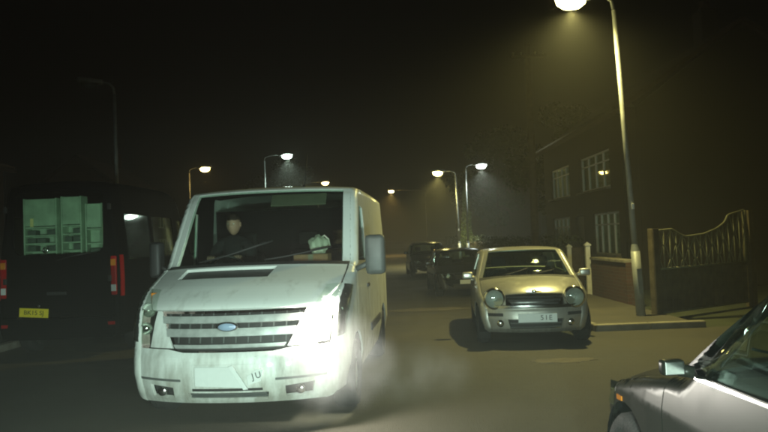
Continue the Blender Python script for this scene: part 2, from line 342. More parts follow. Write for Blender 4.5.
# ------------------------------------------------------------------ vehicle body surfaces
class Body:
    """strip S(u,v): bumper > bonnet > windscreen > roof > tail;  flank(y,z): the sides"""
    def __init__(s, nodes, P, T, r):
        s.N = np.array(nodes, float); s.n = len(nodes); s.m = pchip(np.arange(s.n), s.N); s.P = np.array(P).T; s.T = np.array(T).T; s.r = r
        vv = np.linspace(0, s.n-1, 360); q = s.prof(vv); s.ev = vv; s.ey = q[:, 0]+q[:, 2]; s.ez = q[:, 1]-q[:, 3]
    def prof(s, v):
        v = np.clip(np.asarray(v, float), 0, s.n-1); i = np.minimum(v.astype(int), s.n-2); t = (v-i)[:, None]
        a, b, ma, mb = s.N[i], s.N[i+1], s.m[i], s.m[i+1]
        return (2*t**3-3*t**2+1)*a+(t**3-2*t**2+t)*ma+(-2*t**3+3*t**2)*b+(t**3-t**2)*mb
    def W(s, y, z): return np.interp(y, s.P[0], s.P[1])+np.interp(z, s.T[0], s.T[1])
    def S0(s, u, v):
        q = s.prof(v); au = np.abs(u)
        x = u*(s.W(q[:, 0]+q[:, 2], q[:, 1]-q[:, 3])-s.r)
        return np.stack([x, q[:, 0]+q[:, 2]*au**2.3, q[:, 1]-q[:, 3]*au**2.5], 1)
    def S(s, u, v, off=0.0):
        u = np.atleast_1d(np.asarray(u, float)); v = np.atleast_1d(np.asarray(v, float)); p = s.S0(u, v)
        if off:
            e = 1e-3; nn = np.cross(s.S0(u+e, v)-s.S0(u-e, v), s.S0(u, np.clip(v+e, 0, s.n-1))-s.S0(u, np.clip(v-e, 0, s.n-1)))
            p = p+off*nn/np.maximum(np.linalg.norm(nn, axis=1, keepdims=True), 1e-9)
        return p
    def strip_n(s, u, v):
        e = 1e-3; nn = np.cross(s.S0(u+e, v)-s.S0(u-e, v), s.S0(u, np.clip(v+e, 0, s.n-1))-s.S0(u, np.clip(v-e, 0, s.n-1)))
        return nn/np.maximum(np.linalg.norm(nn, axis=1, keepdims=True), 1e-9)
    def flank_n(s, y, z, side):
        A = np.stack([s.ey, s.ez], 1); B = A[1:]; A = A[:-1]; d = B-A; L = np.maximum((d**2).sum(1), 1e-12); e = 4e-3
        gy = (s.W(y+e, z)-s.W(y-e, z))/(2*e); gz = (s.W(y, z+e)-s.W(y, z-e))/(2*e); out = np.empty((len(y), 3))
        for i in range(len(y)):
            p = np.array([y[i], z[i]]); t = np.clip(((p-A)*d).sum(1)/L, 0, 1); dd = np.sqrt((((A+d*t[:, None])-p)**2).sum(1)); j = int(dd.argmin())
            a, b = max(0, j-2), min(len(d)-1, j+2); tv = d[a:b+1].sum(0); tv /= max(1e-9, np.linalg.norm(tv)); q = float(np.clip(1-dd[j]/s.r, 0, 1)); c = math.sqrt(1-q*q)
            n0 = np.array([1, -gy[i], -gz[i]]); n0 /= np.linalg.norm(n0)
            nn = c*n0+q*np.array([0, -tv[1], tv[0]]); out[i] = nn/max(1e-9, np.linalg.norm(nn))
        out[:, 0] *= side
        return out
    def flank(s, y, z, side, off=0.0):
        A = np.stack([s.ey, s.ez], 1); B = A[1:]; A = A[:-1]; d = B-A; L = np.maximum((d**2).sum(1), 1e-12)
        pt = np.stack([y, z], 1); out = np.empty(len(y))
        for i, p in enumerate(pt):
            t = np.clip(((p-A)*d).sum(1)/L, 0, 1); out[i] = np.sqrt((((A+d*t[:, None])-p)**2).sum(1).min())
        q = np.clip(1-out/s.r, 0, 1); ins = s.r*(1-np.sqrt(1-q*q))
        return np.stack([side*(s.W(y, z)-ins+off), y, z], 1)
    def fv(s, x, z, lo=0.0, hi=None):
        """front view metres -> (u, v)"""
        hi = s.hi if hi is None else hi
        u = 0.0
        for _ in range(5):
            a, b = lo, hi
            inc = s.S0(np.array([u]), np.array([b]))[0, 2] > s.S0(np.array([u]), np.array([a]))[0, 2]
            for _ in range(26):
                c = (a+b)/2
                if (s.S0(np.array([u]), np.array([c]))[0, 2] < z) == inc: a = c
                else: b = c
            q = s.prof(np.array([a]))[0]; w = s.W(q[0]+q[2], q[1]-q[3])-s.r
            u = max(-1.0, min(1.0, x/w))
        return (float(u), float(a))
    def strip(s, name, poly, m, parent, holes=(), off=0.0, thick=0.02, su=0.07, sv=0.16, metric=False, lo=0.0, hi=None):
        if metric:
            poly = [s.fv(x, z, lo, hi) for x, z in dens(poly, 0.12)]; holes = [[s.fv(x, z, lo, hi) for x, z in dens(h, 0.12)] for h in holes]
        P, F = fill2d(poly, holes, su, sv)
        return shell(name, s.S(P[:, 0], P[:, 1], off), F, s.strip_n(P[:, 0], P[:, 1]), m, parent, thick)
    def outline(s, sill, arches):
        """side outline: edge curve front to rear, then along the sill with wheel arches"""
        pts = list(zip(s.ey[::2], s.ez[::2]))
        yf, yr = pts[0][0], pts[-1][0]; bot = []
        for cy, cr in sorted(arches, reverse=True):
            hh = math.asin(min(1, max(-1, (sill-s.wz)/cr)))
            bot += [(cy+cr*math.cos(a), s.wz+cr*math.sin(a)) for a in np.linspace(hh, math.pi-hh, 15)]
        return pts+[(yr-0.03, sill)]+bot+[(yf+0.03, sill)]
    def side(s, name, y0, y1, m, parent, out, holes=(), off=0.0, thick=0.02, step=0.06, sides=(1, -1), zlo=None, zhi=None, slant=0.0):
        clip = [((y0, 0, 0), (-1, -slant, 0)), ((y1, 0, 0), (1, slant, 0))]
        if zlo is not None: clip.append(((0, zlo, 0), (0, -1, 0)))
        if zhi is not None: clip.append(((0, zhi, 0), (0, 1, 0)))
        P, F = fill2d(out, holes, step, step, clip)
        if not F: return []
        r = []
        for sd in sides:
            V = s.flank(P[:, 0], P[:, 1], sd, off)
            r.append(shell(name, V, F if sd > 0 else [f[::-1] for f in F], s.flank_n(P[:, 0], P[:, 1], sd), m, parent, thick))
        return r

def wheel(parent, x, y, r, w, spokes=5, rim_m='alloy', outer=1):
    z = r
    t = lathe('wheel', [(r*0.66, -w/2), (r*0.9, -w/2), (r*0.985, -w*0.36), (r, -w*0.15), (r, w*0.15), (r*0.985, w*0.36), (r*0.9, w/2), (r*0.66, w/2), (r*0.62, 0), (r*0.66, -w/2)], 'rubber', parent, 'x', 32, (x, y, z))
    bm = bmesh.new()
    o = outer*w*0.36
    for k in range(spokes):
        a = 2*math.pi*k/spokes+0.3
        d = Vector((0, math.cos(a), math.sin(a))); e = Vector((0, -math.sin(a), math.cos(a)))
        q = [(d*r*0.06+e*r*0.10, o), (d*r*0.06-e*r*0.10, o), (d*r*0.64-e*r*0.13, o*0.9), (d*r*0.64+e*r*0.13, o*0.9)]
        vsx = [bm.verts.new(Vector((x+qo, y, z))+p) for p, qo in q]
        vsb = [bm.verts.new(Vector((x+qo-outer*0.03, y, z))+p) for p, qo in q]
        bm.faces.new(vsx); bm.faces.new(vsb[::-1])
        for i in range(4): bm.faces.new((vsx[i], vsx[(i+1) % 4], vsb[(i+1) % 4], vsb[i]))
    # rim ring, hub and brake disc
    for (r0, r1, xo) in ((0.58, 0.67, o), (0.0, 0.16, o*1.05), (0.0, 0.60, -o*0.4)):
        a = [bm.verts.new((x+xo, y+r*r1*math.cos(2*math.pi*k/28), z+r*r1*math.sin(2*math.pi*k/28))) for k in range(28)]
        if r0 == 0: bm.faces.new(a)
        else:
            b = [bm.verts.new((x+xo-outer*0.03, y+r*r0*math.cos(2*math.pi*k/28), z+r*r0*math.sin(2*math.pi*k/28))) for k in range(28)]
            for k in range(28): bm.faces.new((a[k], a[(k+1) % 28], b[(k+1) % 28], b[k]))
    bmesh.ops.recalc_face_normals(bm, faces=bm.faces)
    obj_bm('rim', bm, rim_m, t)
    return t
def arch_liner(parent, x0, x1, cy, cz, r):
    bm = bmesh.new(); A = []; B_ = []
    for a in np.linspace(-.25, math.pi+.25, 18):
        A.append(bm.verts.new((x0, cy+r*math.cos(a), cz+r*math.sin(a)))); B_.append(bm.verts.new((x1, cy+r*math.cos(a), cz+r*math.sin(a))))
    for i in range(17): bm.faces.new((A[i], A[i+1], B_[i+1], B_[i]))
    bm.faces.new(A)
    return obj_bm('wheel_arch_liner', bm, 'cabin', parent, False)
def seat(parent, x, y, z, w=0.48, h=0.62, m='seat', head=True):
    bm = bmesh.new()
    box_bm(bm, (x, y+0.05, z), (w, 0.5, 0.16), bev=0.05)
    box_bm(bm, (x, y+0.36, z+h*0.5), (w, 0.14, h), Matrix.Rotation(R(-12), 3, 'X'), bev=0.05)
    bmesh.ops.translate(bm, vec=(0, 0, 0), verts=bm.verts)
    # the turned backrest is brought back over the cushion
    s_o = obj_bm('seat', bm, m, parent, True)
    if head:
        box('headrest', (x, y+0.46, z+h+0.14), (w*0.55, 0.10, 0.17), m, s_o, bev=0.04)
    return s_o
def steering(parent, x, y, z, tilt=R(30), rad=0.19):
    bm = bmesh.new(); pts = []
    for k in range(33):
        a = 2*math.pi*k/32; p = Vector((rad*math.cos(a), 0, rad*math.sin(a))); p.rotate(Matrix.Rotation(tilt, 3, 'X')); pts.append(p+Vector((x, y, z)))
    tube_bm(bm, pts, 0.014, 8, False)
    for a in (200, 340, 270):
        p = Vector((rad*math.cos(R(a)), 0, rad*math.sin(R(a)))); p.rotate(Matrix.Rotation(tilt, 3, 'X')); tube_bm(bm, [(x, y, z), p+Vector((x, y, z))], 0.016, 6)
    tube_bm(bm, [(x, y, z), (x, y-0.35, z-0.2)], 0.03, 8)
    return obj_bm('steering_wheel', bm, 'plastic', parent, True)
def plate(parent, loc, w, h, m, text, rz=0.0, name='number_plate', tilt=0.0, size=0.085):
    """plate whose face looks to -y before rz"""
    p = box(name, (0, 0, 0), (w, 0.008, h), m, parent, bev=0.003); p.location = loc; p.rotation_euler = (tilt, 0, rz)
    if text: text_mesh('plate_characters', text, size, 'ink', p, (0, -0.0052, 0), (R(90), 0, 0), 0.001)
    return p
def mirror(parent, x, y, z, w, h, d, side, m='plastic', arm=0.12):
    bm = bmesh.new(); box_bm(bm, (x, y, z), (w, d, h), bev=min(w, d, h)*0.3)
    tube_bm(bm, [(x-side*w*0.3, y, z-h*0.2), (x-side*(w*0.4+arm), y+0.02, z-h*0.35)], 0.028, 8)
    o = obj_bm('wing_mirror', bm, m, parent, True)
    box('mirror_glass', (x, y+d*0.5, z), (w*0.84, 0.008, h*0.84), 'chrome', o, bev=0.003)
    return o

# ------------------------------------------------------------------ the setting
def sheet(name, x0, x1, y0, y1, z, m, nx=2, ny=2, kind='structure'):
    V = [(x0+(x1-x0)*i/nx, y0+(y1-y0)*j/ny, z) for j in range(ny+1) for i in range(nx+1)]
    F = [(j*(nx+1)+i, j*(nx+1)+i+1, (j+1)*(nx+1)+i+1, (j+1)*(nx+1)+i) for j in range(ny) for i in range(nx)]
    o = mesh_from(name, V, F, m, None, 0, False); return setp(o, kind=kind)
KR, KL = 3.30, -6.45                        # kerb lines
sheet('ground', -300, 300, -60, 500, -0.012, 'soil')
road = sheet('road', KL, KR, -20, 160, 0.0, 'asphalt')
sheet('side_road', KR, 60, -8.0, 11.2, -0.004, 'asphalt')
def slab_sheet(name, x0, x1, y0, y1, h, m):
    o = box(name, ((x0+x1)/2, (y0+y1)/2, h/2-0.05), (x1-x0, y1-y0, h+0.1), m); return setp(o, kind='structure')
pv_r = slab_sheet('pavement_right', KR+0.15, 4.98, 11.3, 140, 0.10, 'pavement')
pv_l = slab_sheet('pavement_left', -8.1, KL-0.15, -15, 140, 0.10, 'pavement')
kb = bmesh.new(); box_bm(kb, (0, 0, 0.03), (0.148, 0.905, 0.165), bev=0.018); kme = bpy.data.meshes.new('kerb_stone'); kb.to_mesh(kme); kb.free(); kme.materials.append(MT['kerb'])
def kerbs(parent, x, y0, n):
    for k in range(n):
        o = bpy.data.objects.new('kerb_stone', kme); COL.objects.link(o); o.parent = parent
        o.location = (x+random.uniform(-0.006, 0.006), y0+0.457+k*0.915, random.uniform(-0.006, 0.006)); o.rotation_euler = (0, 0, R(random.uniform(-0.6, 0.6)))
kerbs(pv_r, KR+0.075, 11.3, 46)
for x in (3.78, 4.69):                      # kerb across the end of the pavement
    o = bpy.data.objects.new('kerb_stone', kme); COL.objects.link(o); o.parent = pv_r; o.location = (x+.04, 11.222, -.01); o.rotation_euler = (0, 0, R(90+random.uniform(-.8, .8)))
kerbs(pv_l, KL-0.075, 2.0, 56)
# uneven tarmac repair on the road by the silver car
def blob(name, cx, cy, rx, ry, z, m, label=None):
    bm = bmesh.new(); n = 26; top = []; bot = []
    for k in range(n):
        a = 2*math.pi*k/n; q = 1+random.uniform(-0.14, 0.14)
        top.append(bm.verts.new((cx+rx*q*math.cos(a)*0.96, cy+ry*q*math.sin(a)*0.96, z+0.006))); bot.append(bm.verts.new((cx+rx*q*math.cos(a), cy+ry*q*math.sin(a), z)))
    bm.faces.new(top)
    for k in range(n): bm.faces.new((bot[k], bot[(k+1) % n], top[(k+1) % n], top[k]))
    return obj_bm(name, bm, m)
setp(blob('road_patch', 2.20, 6.15*K, 0.42, 0.17, 0.001, 'patch'), kind='structure')
setp(blob('road_patch', 0.9, 11.0*K, 0.9, 0.3, 0.001, 'patch'), kind='structure')
# manhole cover and gully

# ------------------------------------------------------------------ white van
def white_van():
    root = empty('white_van', (-1.41, 4.15*K, 0), R(-4.8), 'white panel van facing the camera with one headlamp blazing', 'van')
    nodes = [(.10, .25, .17, 0), (.03, .35, .19, 0), (.00, .50, .21, 0), (.015, .64, .22, 0), (.06, .74, .23, 0), (.10, .90, .24, 0), (.16, 1.06, .25, .01),
             (.42, 1.23, .22, .02), (.88, 1.41, .20, .03), (.96, 1.45, .24, .03), (1.30, 1.84, .20, .02), (1.62, 2.18, .14, .02),
             (1.80, 2.26, .08, .03), (2.7, 2.30, 0, .05), (4.55, 2.27, 0, .05), (4.74, 2.18, -.03, .04), (4.80, 1.9, -.04, .0), (4.83, 1.0, -.05, 0), (4.88, .5, -.05, 0), (4.84, .30, -.05, 0)]
    B = Body(nodes, [(.2, .92), (.35, .97), (.6, 1.005), (1.0, 1.03), (4.5, 1.03), (4.85, 1.0)], [(.25, -.05), (.5, 0), (1.2, 0), (1.45, -.01), (2.2, -.055), (2.4, -.07)], 0.075)
    B.hi = 11.9; B.wz = .33
    out = B.outline(.30, [(.98, .41), (3.85, .41)])
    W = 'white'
    # bumper with openings
    plh = [(-.30, .40), (.30, .40), (.30, .60), (-.30, .60)]
    low = [(-.34, .28), (.34, .28), (.36, .355), (-.36, .355)]
    fogs = [[(s*.50, .30), (s*.72, .31), (s*.74, .42), (s*.50, .40)] for s in (1, -1)]
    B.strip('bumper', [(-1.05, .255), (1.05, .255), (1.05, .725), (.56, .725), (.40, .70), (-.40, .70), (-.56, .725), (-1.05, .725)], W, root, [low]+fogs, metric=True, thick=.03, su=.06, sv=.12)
    B.strip('lower_grille', low, 'plastic', root, metric=True, off=-.035, thick=.01)
    for k, z in enumerate((.305, .332)):
        B.strip('grille_slat', [(-.34, z-.005), (.34, z-.005), (.34, z+.005), (-.34, z+.005)], 'greyplastic', root, metric=True, off=-.012, thick=.015)
    for s, f in zip((1, -1), fogs):
        B.strip('fog_lamp_recess', f, 'plastic', root, metric=True, off=-.04, thick=.01)
        p = B.S(*B.fv(s*.62, .36))[0]
        fl = lathe('fog_lamp', [(0, .0), (.04, .004), (.045, -.03), (0, -.035)], 'chrome', root, '-y', 18, (p[0], p[1]-.0, p[2]))
    # bumper seam: dark rubbing strip under the lamps
    B.strip('rubbing_strip', [(-.93, .462), (-.42, .455), (-.42, .475), (-.93, .482)], 'greyplastic', root, metric=True, off=.004, thick=.02)
    B.strip('rubbing_strip', [(.42, .455), (.93, .462), (.93, .482), (.42, .475)], 'greyplastic', root, metric=True, off=.004, thick=.02)
    # number plate mount and broken plate
    pc = B.S(*B.fv(0, .50))[0]
    mnt = B.strip('plate_mount', plh, W, root, metric=True, off=.012, thick=.03)
    B.strip('mount_shelf', [(-.31, .375), (.31, .375), (.31, .395), (-.31, .395)], 'plastic', mnt, metric=True, off=.008, thick=.02)
    y = pc[1]-.022
    def piece(name, pts, m, dz=0.0, yy=y):
        V = [(a, yy-.006+abs(a)*0.06+dz, b) for a, b in pts]+[(a, yy+abs(a)*0.06+dz, b) for a, b in pts]; n = len(pts)
        F = [tuple(range(n)), tuple(range(2*n-1, n-1, -1))]+[(i, i+n, (i+1) % n+n, (i+1) % n) for i in range(n)]
        return mesh_from(name, V, F, m, root, 0, False)
    pl = piece('number_plate', [(-.27, .425), (.16, .405), (.04, .585), (-.27, .585)], 'plate_white'); pl['label'] = 'cracked white number plate with its right end snapped off'
    piece('plate_crack_edge', [(.16, .39), (.20, .395), (.07, .60), (.035, .59)], 'plate_white', -.012)
    fr = piece('plate_fragment', [(.20, .43), (.31, .46), (.335, .56), (.28, .565), (.19, .50)], 'plate_white', -.006); fr['label'] = 'broken off end of the number plate hanging askew'
    for ch, xx in (('J', .242), ('U', .288)): text_mesh('plate_character', ch, .075, 'ink', fr, (xx, y-.008+.06*xx-.006, .505+(xx-.265)*.25), (R(90), R(-14), 0), .001)
    # grille
    go = [(-.50, .725), (.50, .725), (.66, 1.045), (-.66, 1.045)]
    B.strip('grille_backing', go, 'plastic', root, metric=True, off=-.05, thick=.01)
    for z, h in ((.975, .030), (.865, .034)):
        k = (z-.725)/.32; x = .51+.15*k
        B.strip('grille_bar', [(-x, z-h), (x, z-h), (x+.012, z+h), (-x-.012, z+h)], 'satin', root, metric=True, off=.008, thick=.03)
    B.strip('grille_bar', [(-.49, .735), (.49, .735), (.51, .765), (-.51, .765)], 'satin', root, metric=True, off=.0, thick=.03)
    for k in range(12):
        x = -.60+.11*k
        if abs(x) < .64:
            B.strip('grille_mesh_slat', [(x, .78), (x+.012, .78), (x+.012, 1.04), (x, 1.04)], 'greyplastic', root, metric=True, off=-.03, thick=.012, su=.3, sv=.4)
    p = B.S(*B.fv(0, .915))[0]
    bd = lathe('badge', [(0, .016), (.085, .014), (.098, .006), (.098, -.02), (0, -.02)], 'chrome', root, '-y', 32, (p[0], p[1]-.02, p[2]), sy=.44, smooth=False)
    lathe('badge_enamel', [(0, .020), (.078, .018), (.08, .012), (0, .012)], 'badge', bd, '-y', 32, (p[0], p[1]-.0205, p[2]), sy=.40)
    # front panels between grille and lamps
    for s in (1, -1):
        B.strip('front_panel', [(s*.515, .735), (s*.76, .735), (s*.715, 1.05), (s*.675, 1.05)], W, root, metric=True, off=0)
        hl = [(s*.735, 1.06), (s*.80, 1.225), (s*1.05, 1.235), (s*1.05, .765), (s*.78, .755)]
        B.strip('headlamp_bowl', hl, 'litbowl' if s > 0 else 'plastic', root, metric=True, off=-.06 if s > 0 else -.09, thick=.01)
        lens = B.strip('headlamp', hl, 'lens', root, metric=True, off=.002, thick=.006)
        lens['label'] = 'blazing headlamp' if s > 0 else 'unlit headlamp'
        q = B.S(*B.fv(s*.845, 1.04))[0]
        if s > 0:
            lathe('headlamp_bulb', [(0, .03), (.05, .024), (.078, .006), (.085, -.02), (0, -.03)], 'lit', lens, '-y', 24, (q[0]-.01, q[1]+.035, q[2]))
            q2 = B.S(*B.fv(s*.845, .88))[0]
            lathe('reflector_cup', [(.06, .02), (.05, -.01), (.02, -.03), (0, -.03)], 'chrome', lens, '-y', 24, (q2[0], q2[1]+.05, q2[2]))
        else:
            for zz, rr in ((1.05, .066), (.89, .058)):
                q = B.S(*B.fv(s*.845, zz))[0]
                lathe('reflector_cup', [(rr, .02), (rr*.8, -.01), (rr*.35, -.035), (0, -.035)], 'chrome', lens, '-y', 24, (q[0], q[1]+.05, q[2]))
            q = B.S(*B.fv(s*.84, 1.17))[0]
            box('indicator', (q[0], q[1]+.05, q[2]), (.10, .02, .06), 'amber', lens, bev=.008)
        zs = np.linspace(.775, 1.225, 9); ye = np.interp(zs, B.ez[:140], B.ey[:140])
        cn = [(float(a)+.006, float(b)) for a, b in zip(ye, zs)]+[(float(ye[8])+.13, 1.20), (float(ye[4])+.20, 1.0), (float(ye[0])+.12, .80)]
        cn = cn[::-1]
        B.side('headlamp_corner', -1, 9, 'plastic', root, cn, off=.004, thick=.02, sides=(s,), step=.04)
        B.side('headlamp_corner_lens', -1, 9, 'lens', root, cn, off=.011, thick=.005, sides=(s,), step=.04)
    # bonnet with cowl vent
    v6 = B.fv(0, 1.065)[1]
    slot = [(-.80, 8.30), (.12, 8.30), (.18, 8.72), (-.76, 8.72)]
    slot = [(-.74, 7.42), (.24, 7.42), (.28, 7.95), (-.72, 7.95)]
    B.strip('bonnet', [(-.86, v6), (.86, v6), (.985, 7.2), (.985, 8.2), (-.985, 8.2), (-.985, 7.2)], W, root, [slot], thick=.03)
    B.strip('bonnet_vent', slot, 'plastic', root, off=-.03, thick=.01)
    for s in (1, -1):
        B.strip('wing_top', [(s*.88, v6), (s*1.0, v6+.05), (s*1.0, 7.15)], W, root, thick=.02)
    B.strip('cowl', [(-1, 8.23), (1, 8.23), (1, 8.98), (-1, 8.98)], 'plastic', root, thick=.03)
    ws = [(-.925, 9.02), (.925, 9.02), (.915, 11.35), (-.915, 11.35)]
    B.strip('windscreen', ws, 'glass', root, off=-.004, thick=.005, su=.15, sv=.4)
    for s in (1, -1):
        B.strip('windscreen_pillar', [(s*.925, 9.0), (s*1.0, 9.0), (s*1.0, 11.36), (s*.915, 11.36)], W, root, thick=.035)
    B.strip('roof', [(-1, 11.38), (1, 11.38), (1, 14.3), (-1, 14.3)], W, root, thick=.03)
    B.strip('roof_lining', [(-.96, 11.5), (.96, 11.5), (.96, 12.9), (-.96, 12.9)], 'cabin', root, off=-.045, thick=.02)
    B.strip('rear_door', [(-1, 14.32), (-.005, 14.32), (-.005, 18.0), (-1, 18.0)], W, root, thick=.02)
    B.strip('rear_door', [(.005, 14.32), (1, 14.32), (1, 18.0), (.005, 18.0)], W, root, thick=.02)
    B.strip('rear_bumper', [(-1, 18.02), (1, 18.02), (1, 19), (-1, 19)], 'plastic', root, thick=.03)
    # wipers
    for u0, u1, vv in ((-.62, .10, 9.55), (.12, .74, 9.42)):
        pts = [B.S(u0+(u1-u0)*t, 9.06+(vv-9.06)*t, .018)[0] for t in np.linspace(0, 1, 9)]
        w = tube('wiper', pts, .008, 'plastic', root, 6)
        pts = [B.S(u0+(u1-u0)*t, 9.10+(vv-9.10)*t, .006)[0] for t in np.linspace(.25, 1.1, 9)]
        tube('wiper_blade', pts, .009, 'rubber', w, 6)
    # flanks
    win = [(1.30, 1.42), (2.05, 1.40), (2.06, 2.00), (1.78, 2.02)]
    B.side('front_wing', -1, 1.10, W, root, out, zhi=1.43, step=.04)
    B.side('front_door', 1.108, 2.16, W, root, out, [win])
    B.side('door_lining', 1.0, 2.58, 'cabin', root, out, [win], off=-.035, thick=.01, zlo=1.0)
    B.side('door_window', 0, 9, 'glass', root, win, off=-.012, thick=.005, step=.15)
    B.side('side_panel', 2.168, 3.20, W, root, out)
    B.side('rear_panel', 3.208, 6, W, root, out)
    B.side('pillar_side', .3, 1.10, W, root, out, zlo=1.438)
    for s in (1, -1):
        box('door_handle', (s*1.035, 2.02, 1.12), (.03, .16, .04), 'plastic', root, bev=.01)
        box('side_rail', (s*1.035, 2.75, .62), (.025, 1.1, .09), 'plastic', root, bev=.01)
        box('fuel_flap', (s*.984, 1.6, .85), (.012, .01, .01), 'plastic', root) if False else None
    mirror(root, 1.22, 1.12, 1.48, .20, .40, .16, 1, 'greyplastic'); mirror(root, -1.14, 1.30, 1.50, .12, .38, .16, -1, 'plastic', .08)
    for s in (1, -1):
        wheel(root, s*.91, .98, .33, .22, 6, 'satin', s); wheel(root, s*.91, 3.85, .33, .22, 6, 'satin', s)
        arch_liner(root, s*.74, s*1.0, .98, .33, .425); arch_liner(root, s*.74, s*1.0, 3.85, .33, .425)
    # roof aerial
    p = B.S(.42, 12.0)[0]
    ae = tube('aerial', [(p[0], p[1], p[2]-.02), (p[0]+.02, p[1]+.10, p[2]+.36)], [.007, .004], 'plastic', root, 6)
    lathe('aerial_base', [(.022, 0), (.018, .02), (0, .03)], 'plastic', ae, 'z', 12, (p[0], p[1], p[2]-.005))
    # cabin
    box('dashboard', (0, 1.38, 1.16), (1.84, .62, .40), 'cabin', root, bev=.10)
    box('floor_pan', (0, 2.5, .40), (1.2, 4.3, .06), 'cabin', root)
    box('bulkhead', (0, 2.62, 1.25), (1.84, .03, 1.6), 'cabin', root)
    seat(root, -.48, 1.95, .92, m='seat'); seat(root, .30, 1.95, .92, .46, m='seat'); s3 = seat(root, .68, 1.95, .92, .36, m='seatbrown'); s3['label'] = 'brown covered passenger seat'
    steering(root, -.48, 1.66, 1.36, R(38))
    p = B.S(.42, 11.0, -.05)[0]
    v = box('sun_visor', (0, 0, 0), (.62, .02, .17), 'visor', root, bev=.008); v.location = (p[0]-.05, p[1]+.06, p[2]-.03); v.rotation_euler = (R(-40), 0, 0)
    # lit lamp's beam, and an added point light whitening the bumper like bloom
    q = B.S(*B.fv(.845, 1.04))[0]
    l1 = add_light('bloom_fill', 'POINT', (q[0]-.03, q[1]-.13, q[2]-.13), BLOOM_FILL, (1.0, .95, .82), .05, parent=root)
    l2 = add_light('headlamp_beam', 'SPOT', (q[0]-.01, q[1]-.11, q[2]-.02), HL_BEAM, (1.0, .96, .85), .06, (.12, -1, -.16), 100, .8, parent=root)
    return root
BLOOM_FILL, HL_BEAM = 115.0, 300.0
van = white_van()

# driver, built round a posed skeleton
def person(name, loc, rz, label, hand_targets, scale=1.0, look=(0, 0)):
    root = empty(name, loc, rz, label, 'person')
    J = [(0, .0, .0), (0, -.02, .16), (0, -.02, .34), (0, -.01, .47), (0, -.02, .545),                      # pelvis .. neck
         (.17, -.02, .43), (-.17, -.02, .43)]
    Rr = [.155, .15, .165, .085, .058, .085, .085]
    E_ = [(0, 1), (1, 2), (2, 3), (3, 4), (3, 5), (3, 6)]
    for s, base in ((1, 5), (-1, 6)):
        h = Vector(hand_targets[0 if s > 0 else 1]); sh = Vector(J[base]); mid = (sh+h)/2+Vector((s*.10, .03, -.13))
        J += [tuple(mid), tuple(h)]; Rr += [.055, .036]; n = len(J); E_ += [(base, n-2), (n-2, n-1)]
    for s in (1, -1):
        J += [(s*.11, -.05, -.02), (s*.15, -.46, .05), (s*.14, -.55, -.36), (s*.14, -.68, -.40)]; Rr += [.10, .075, .05, .04]; n = len(J)
        E_ += [(0, n-4), (n-4, n-3), (n-3, n-2), (n-2, n-1)]
    me = bpy.data.meshes.new('body'); me.from_pydata(J, E_, []); me.update()
    o = obj_me('body', me, 'jacket', root)
    sk = o.modifiers.new('k', 'SKIN'); sk.use_smooth_shade = True
    if not me.skin_vertices: 
        bpy.context.view_layer.objects.active = o
    lay = me.skin_vertices[0] if me.skin_vertices else None
    if lay:
        for i, r_ in enumerate(Rr): lay.data[i].radius = (r_, r_); lay.data[i].use_root = (i == 0)
    sb = o.modifiers.new('s', 'SUBSURF'); sb.levels = 2; sb.render_levels = 2
    # head with face, from a shaped sphere
    bm = bmesh.new(); bmesh.ops.create_uvsphere(bm, u_segments=28, v_segments=22, radius=1.0)
    for v in bm.verts:
        x, y, z = v.co; jaw = max(0, -z); x *= .078*(1-.30*jaw*jaw); yy = y*.098*(1-.12*jaw)
        if y < 0:
            yy += -.026*math.exp(-((x/.013)**2))*math.exp(-(((z+.12)/.16)**2))             # nose
            for s in (1, -1): yy += .014*math.exp(-(((x-s*.031)/.016)**2))*math.exp(-(((z-.10)/.11)**2))   # eye sockets
            yy += -.006*math.exp(-((x/.028)**2))*math.exp(-(((z+.50)/.07)**2))             # lips
            yy += -.008*math.exp(-((x/.026)**2))*math.exp(-(((z+.85)/.12)**2))             # chin
        v.co = (x, yy, z*.122)
    head = obj_bm('head', bm, 'skin', root, True); head.location = (0, -.045, .665); head.rotation_euler = (look[0], 0, look[1])
    for s in (1, -1):
        lathe('ear', [(0, .012), (.022, .008), (.028, -.004), (0, -.012)], 'skin', head, 'x', 14, (s*.079, .008, .0), sx=1.25, sy=.7)
        lathe('eye', [(0, .006), (.009, .003), (.011, -.004), (0, -.008)], 'upvc', head, '-y', 12, (s*.031, -.078, .012))
        lathe('iris', [(0, .0085), (.0045, .006), (0, .004)], 'hair', head, '-y', 10, (s*.031, -.078, .012))
    bm = bmesh.new(); bmesh.ops.create_uvsphere(bm, u_segments=28, v_segments=22, radius=1.0)
    for v in list(bm.verts):
        if v.co.z < .38 and v.co.y < .15 or v.co.z < -.45: bm.verts.remove(v)
    for v in bm.verts: v.co = (v.co.x*.086, v.co.y*.106+.004, v.co.z*.132+.004*math.sin(40*v.co.x))
    obj_bm('hair', bm, 'hair', head, True)
    # hands with fingers curled round what they hold
    for i, h in enumerate(hand_targets):
        s = 1 if i == 0 else -1
        bm = bmesh.new(); box_bm(bm, (0, 0, 0), (.085, .03, .085), bev=.013)
        for k in range(4):
            x0 = -.032+.0215*k; L = (.062, .072, .068, .052)[k]
            tube_bm(bm, [(x0, -.004, .035), (x0, -.02, .035+L*.45), (x0, -.048, .035+L*.5), (x0, -.058, .035+L*.1)], [.0095, .009, .0085, .007], 8)
        tube_bm(bm, [(-s*.036, -.002, -.015), (-s*.062, -.012, .012), (-s*.064, -.036, .032)], [.012, .011, .008], 8)
        ho = obj_bm('hand', bm, 'skin', root, True); ho.location = h; ho.rotation_euler = (R(35), 0, 0)
    return root
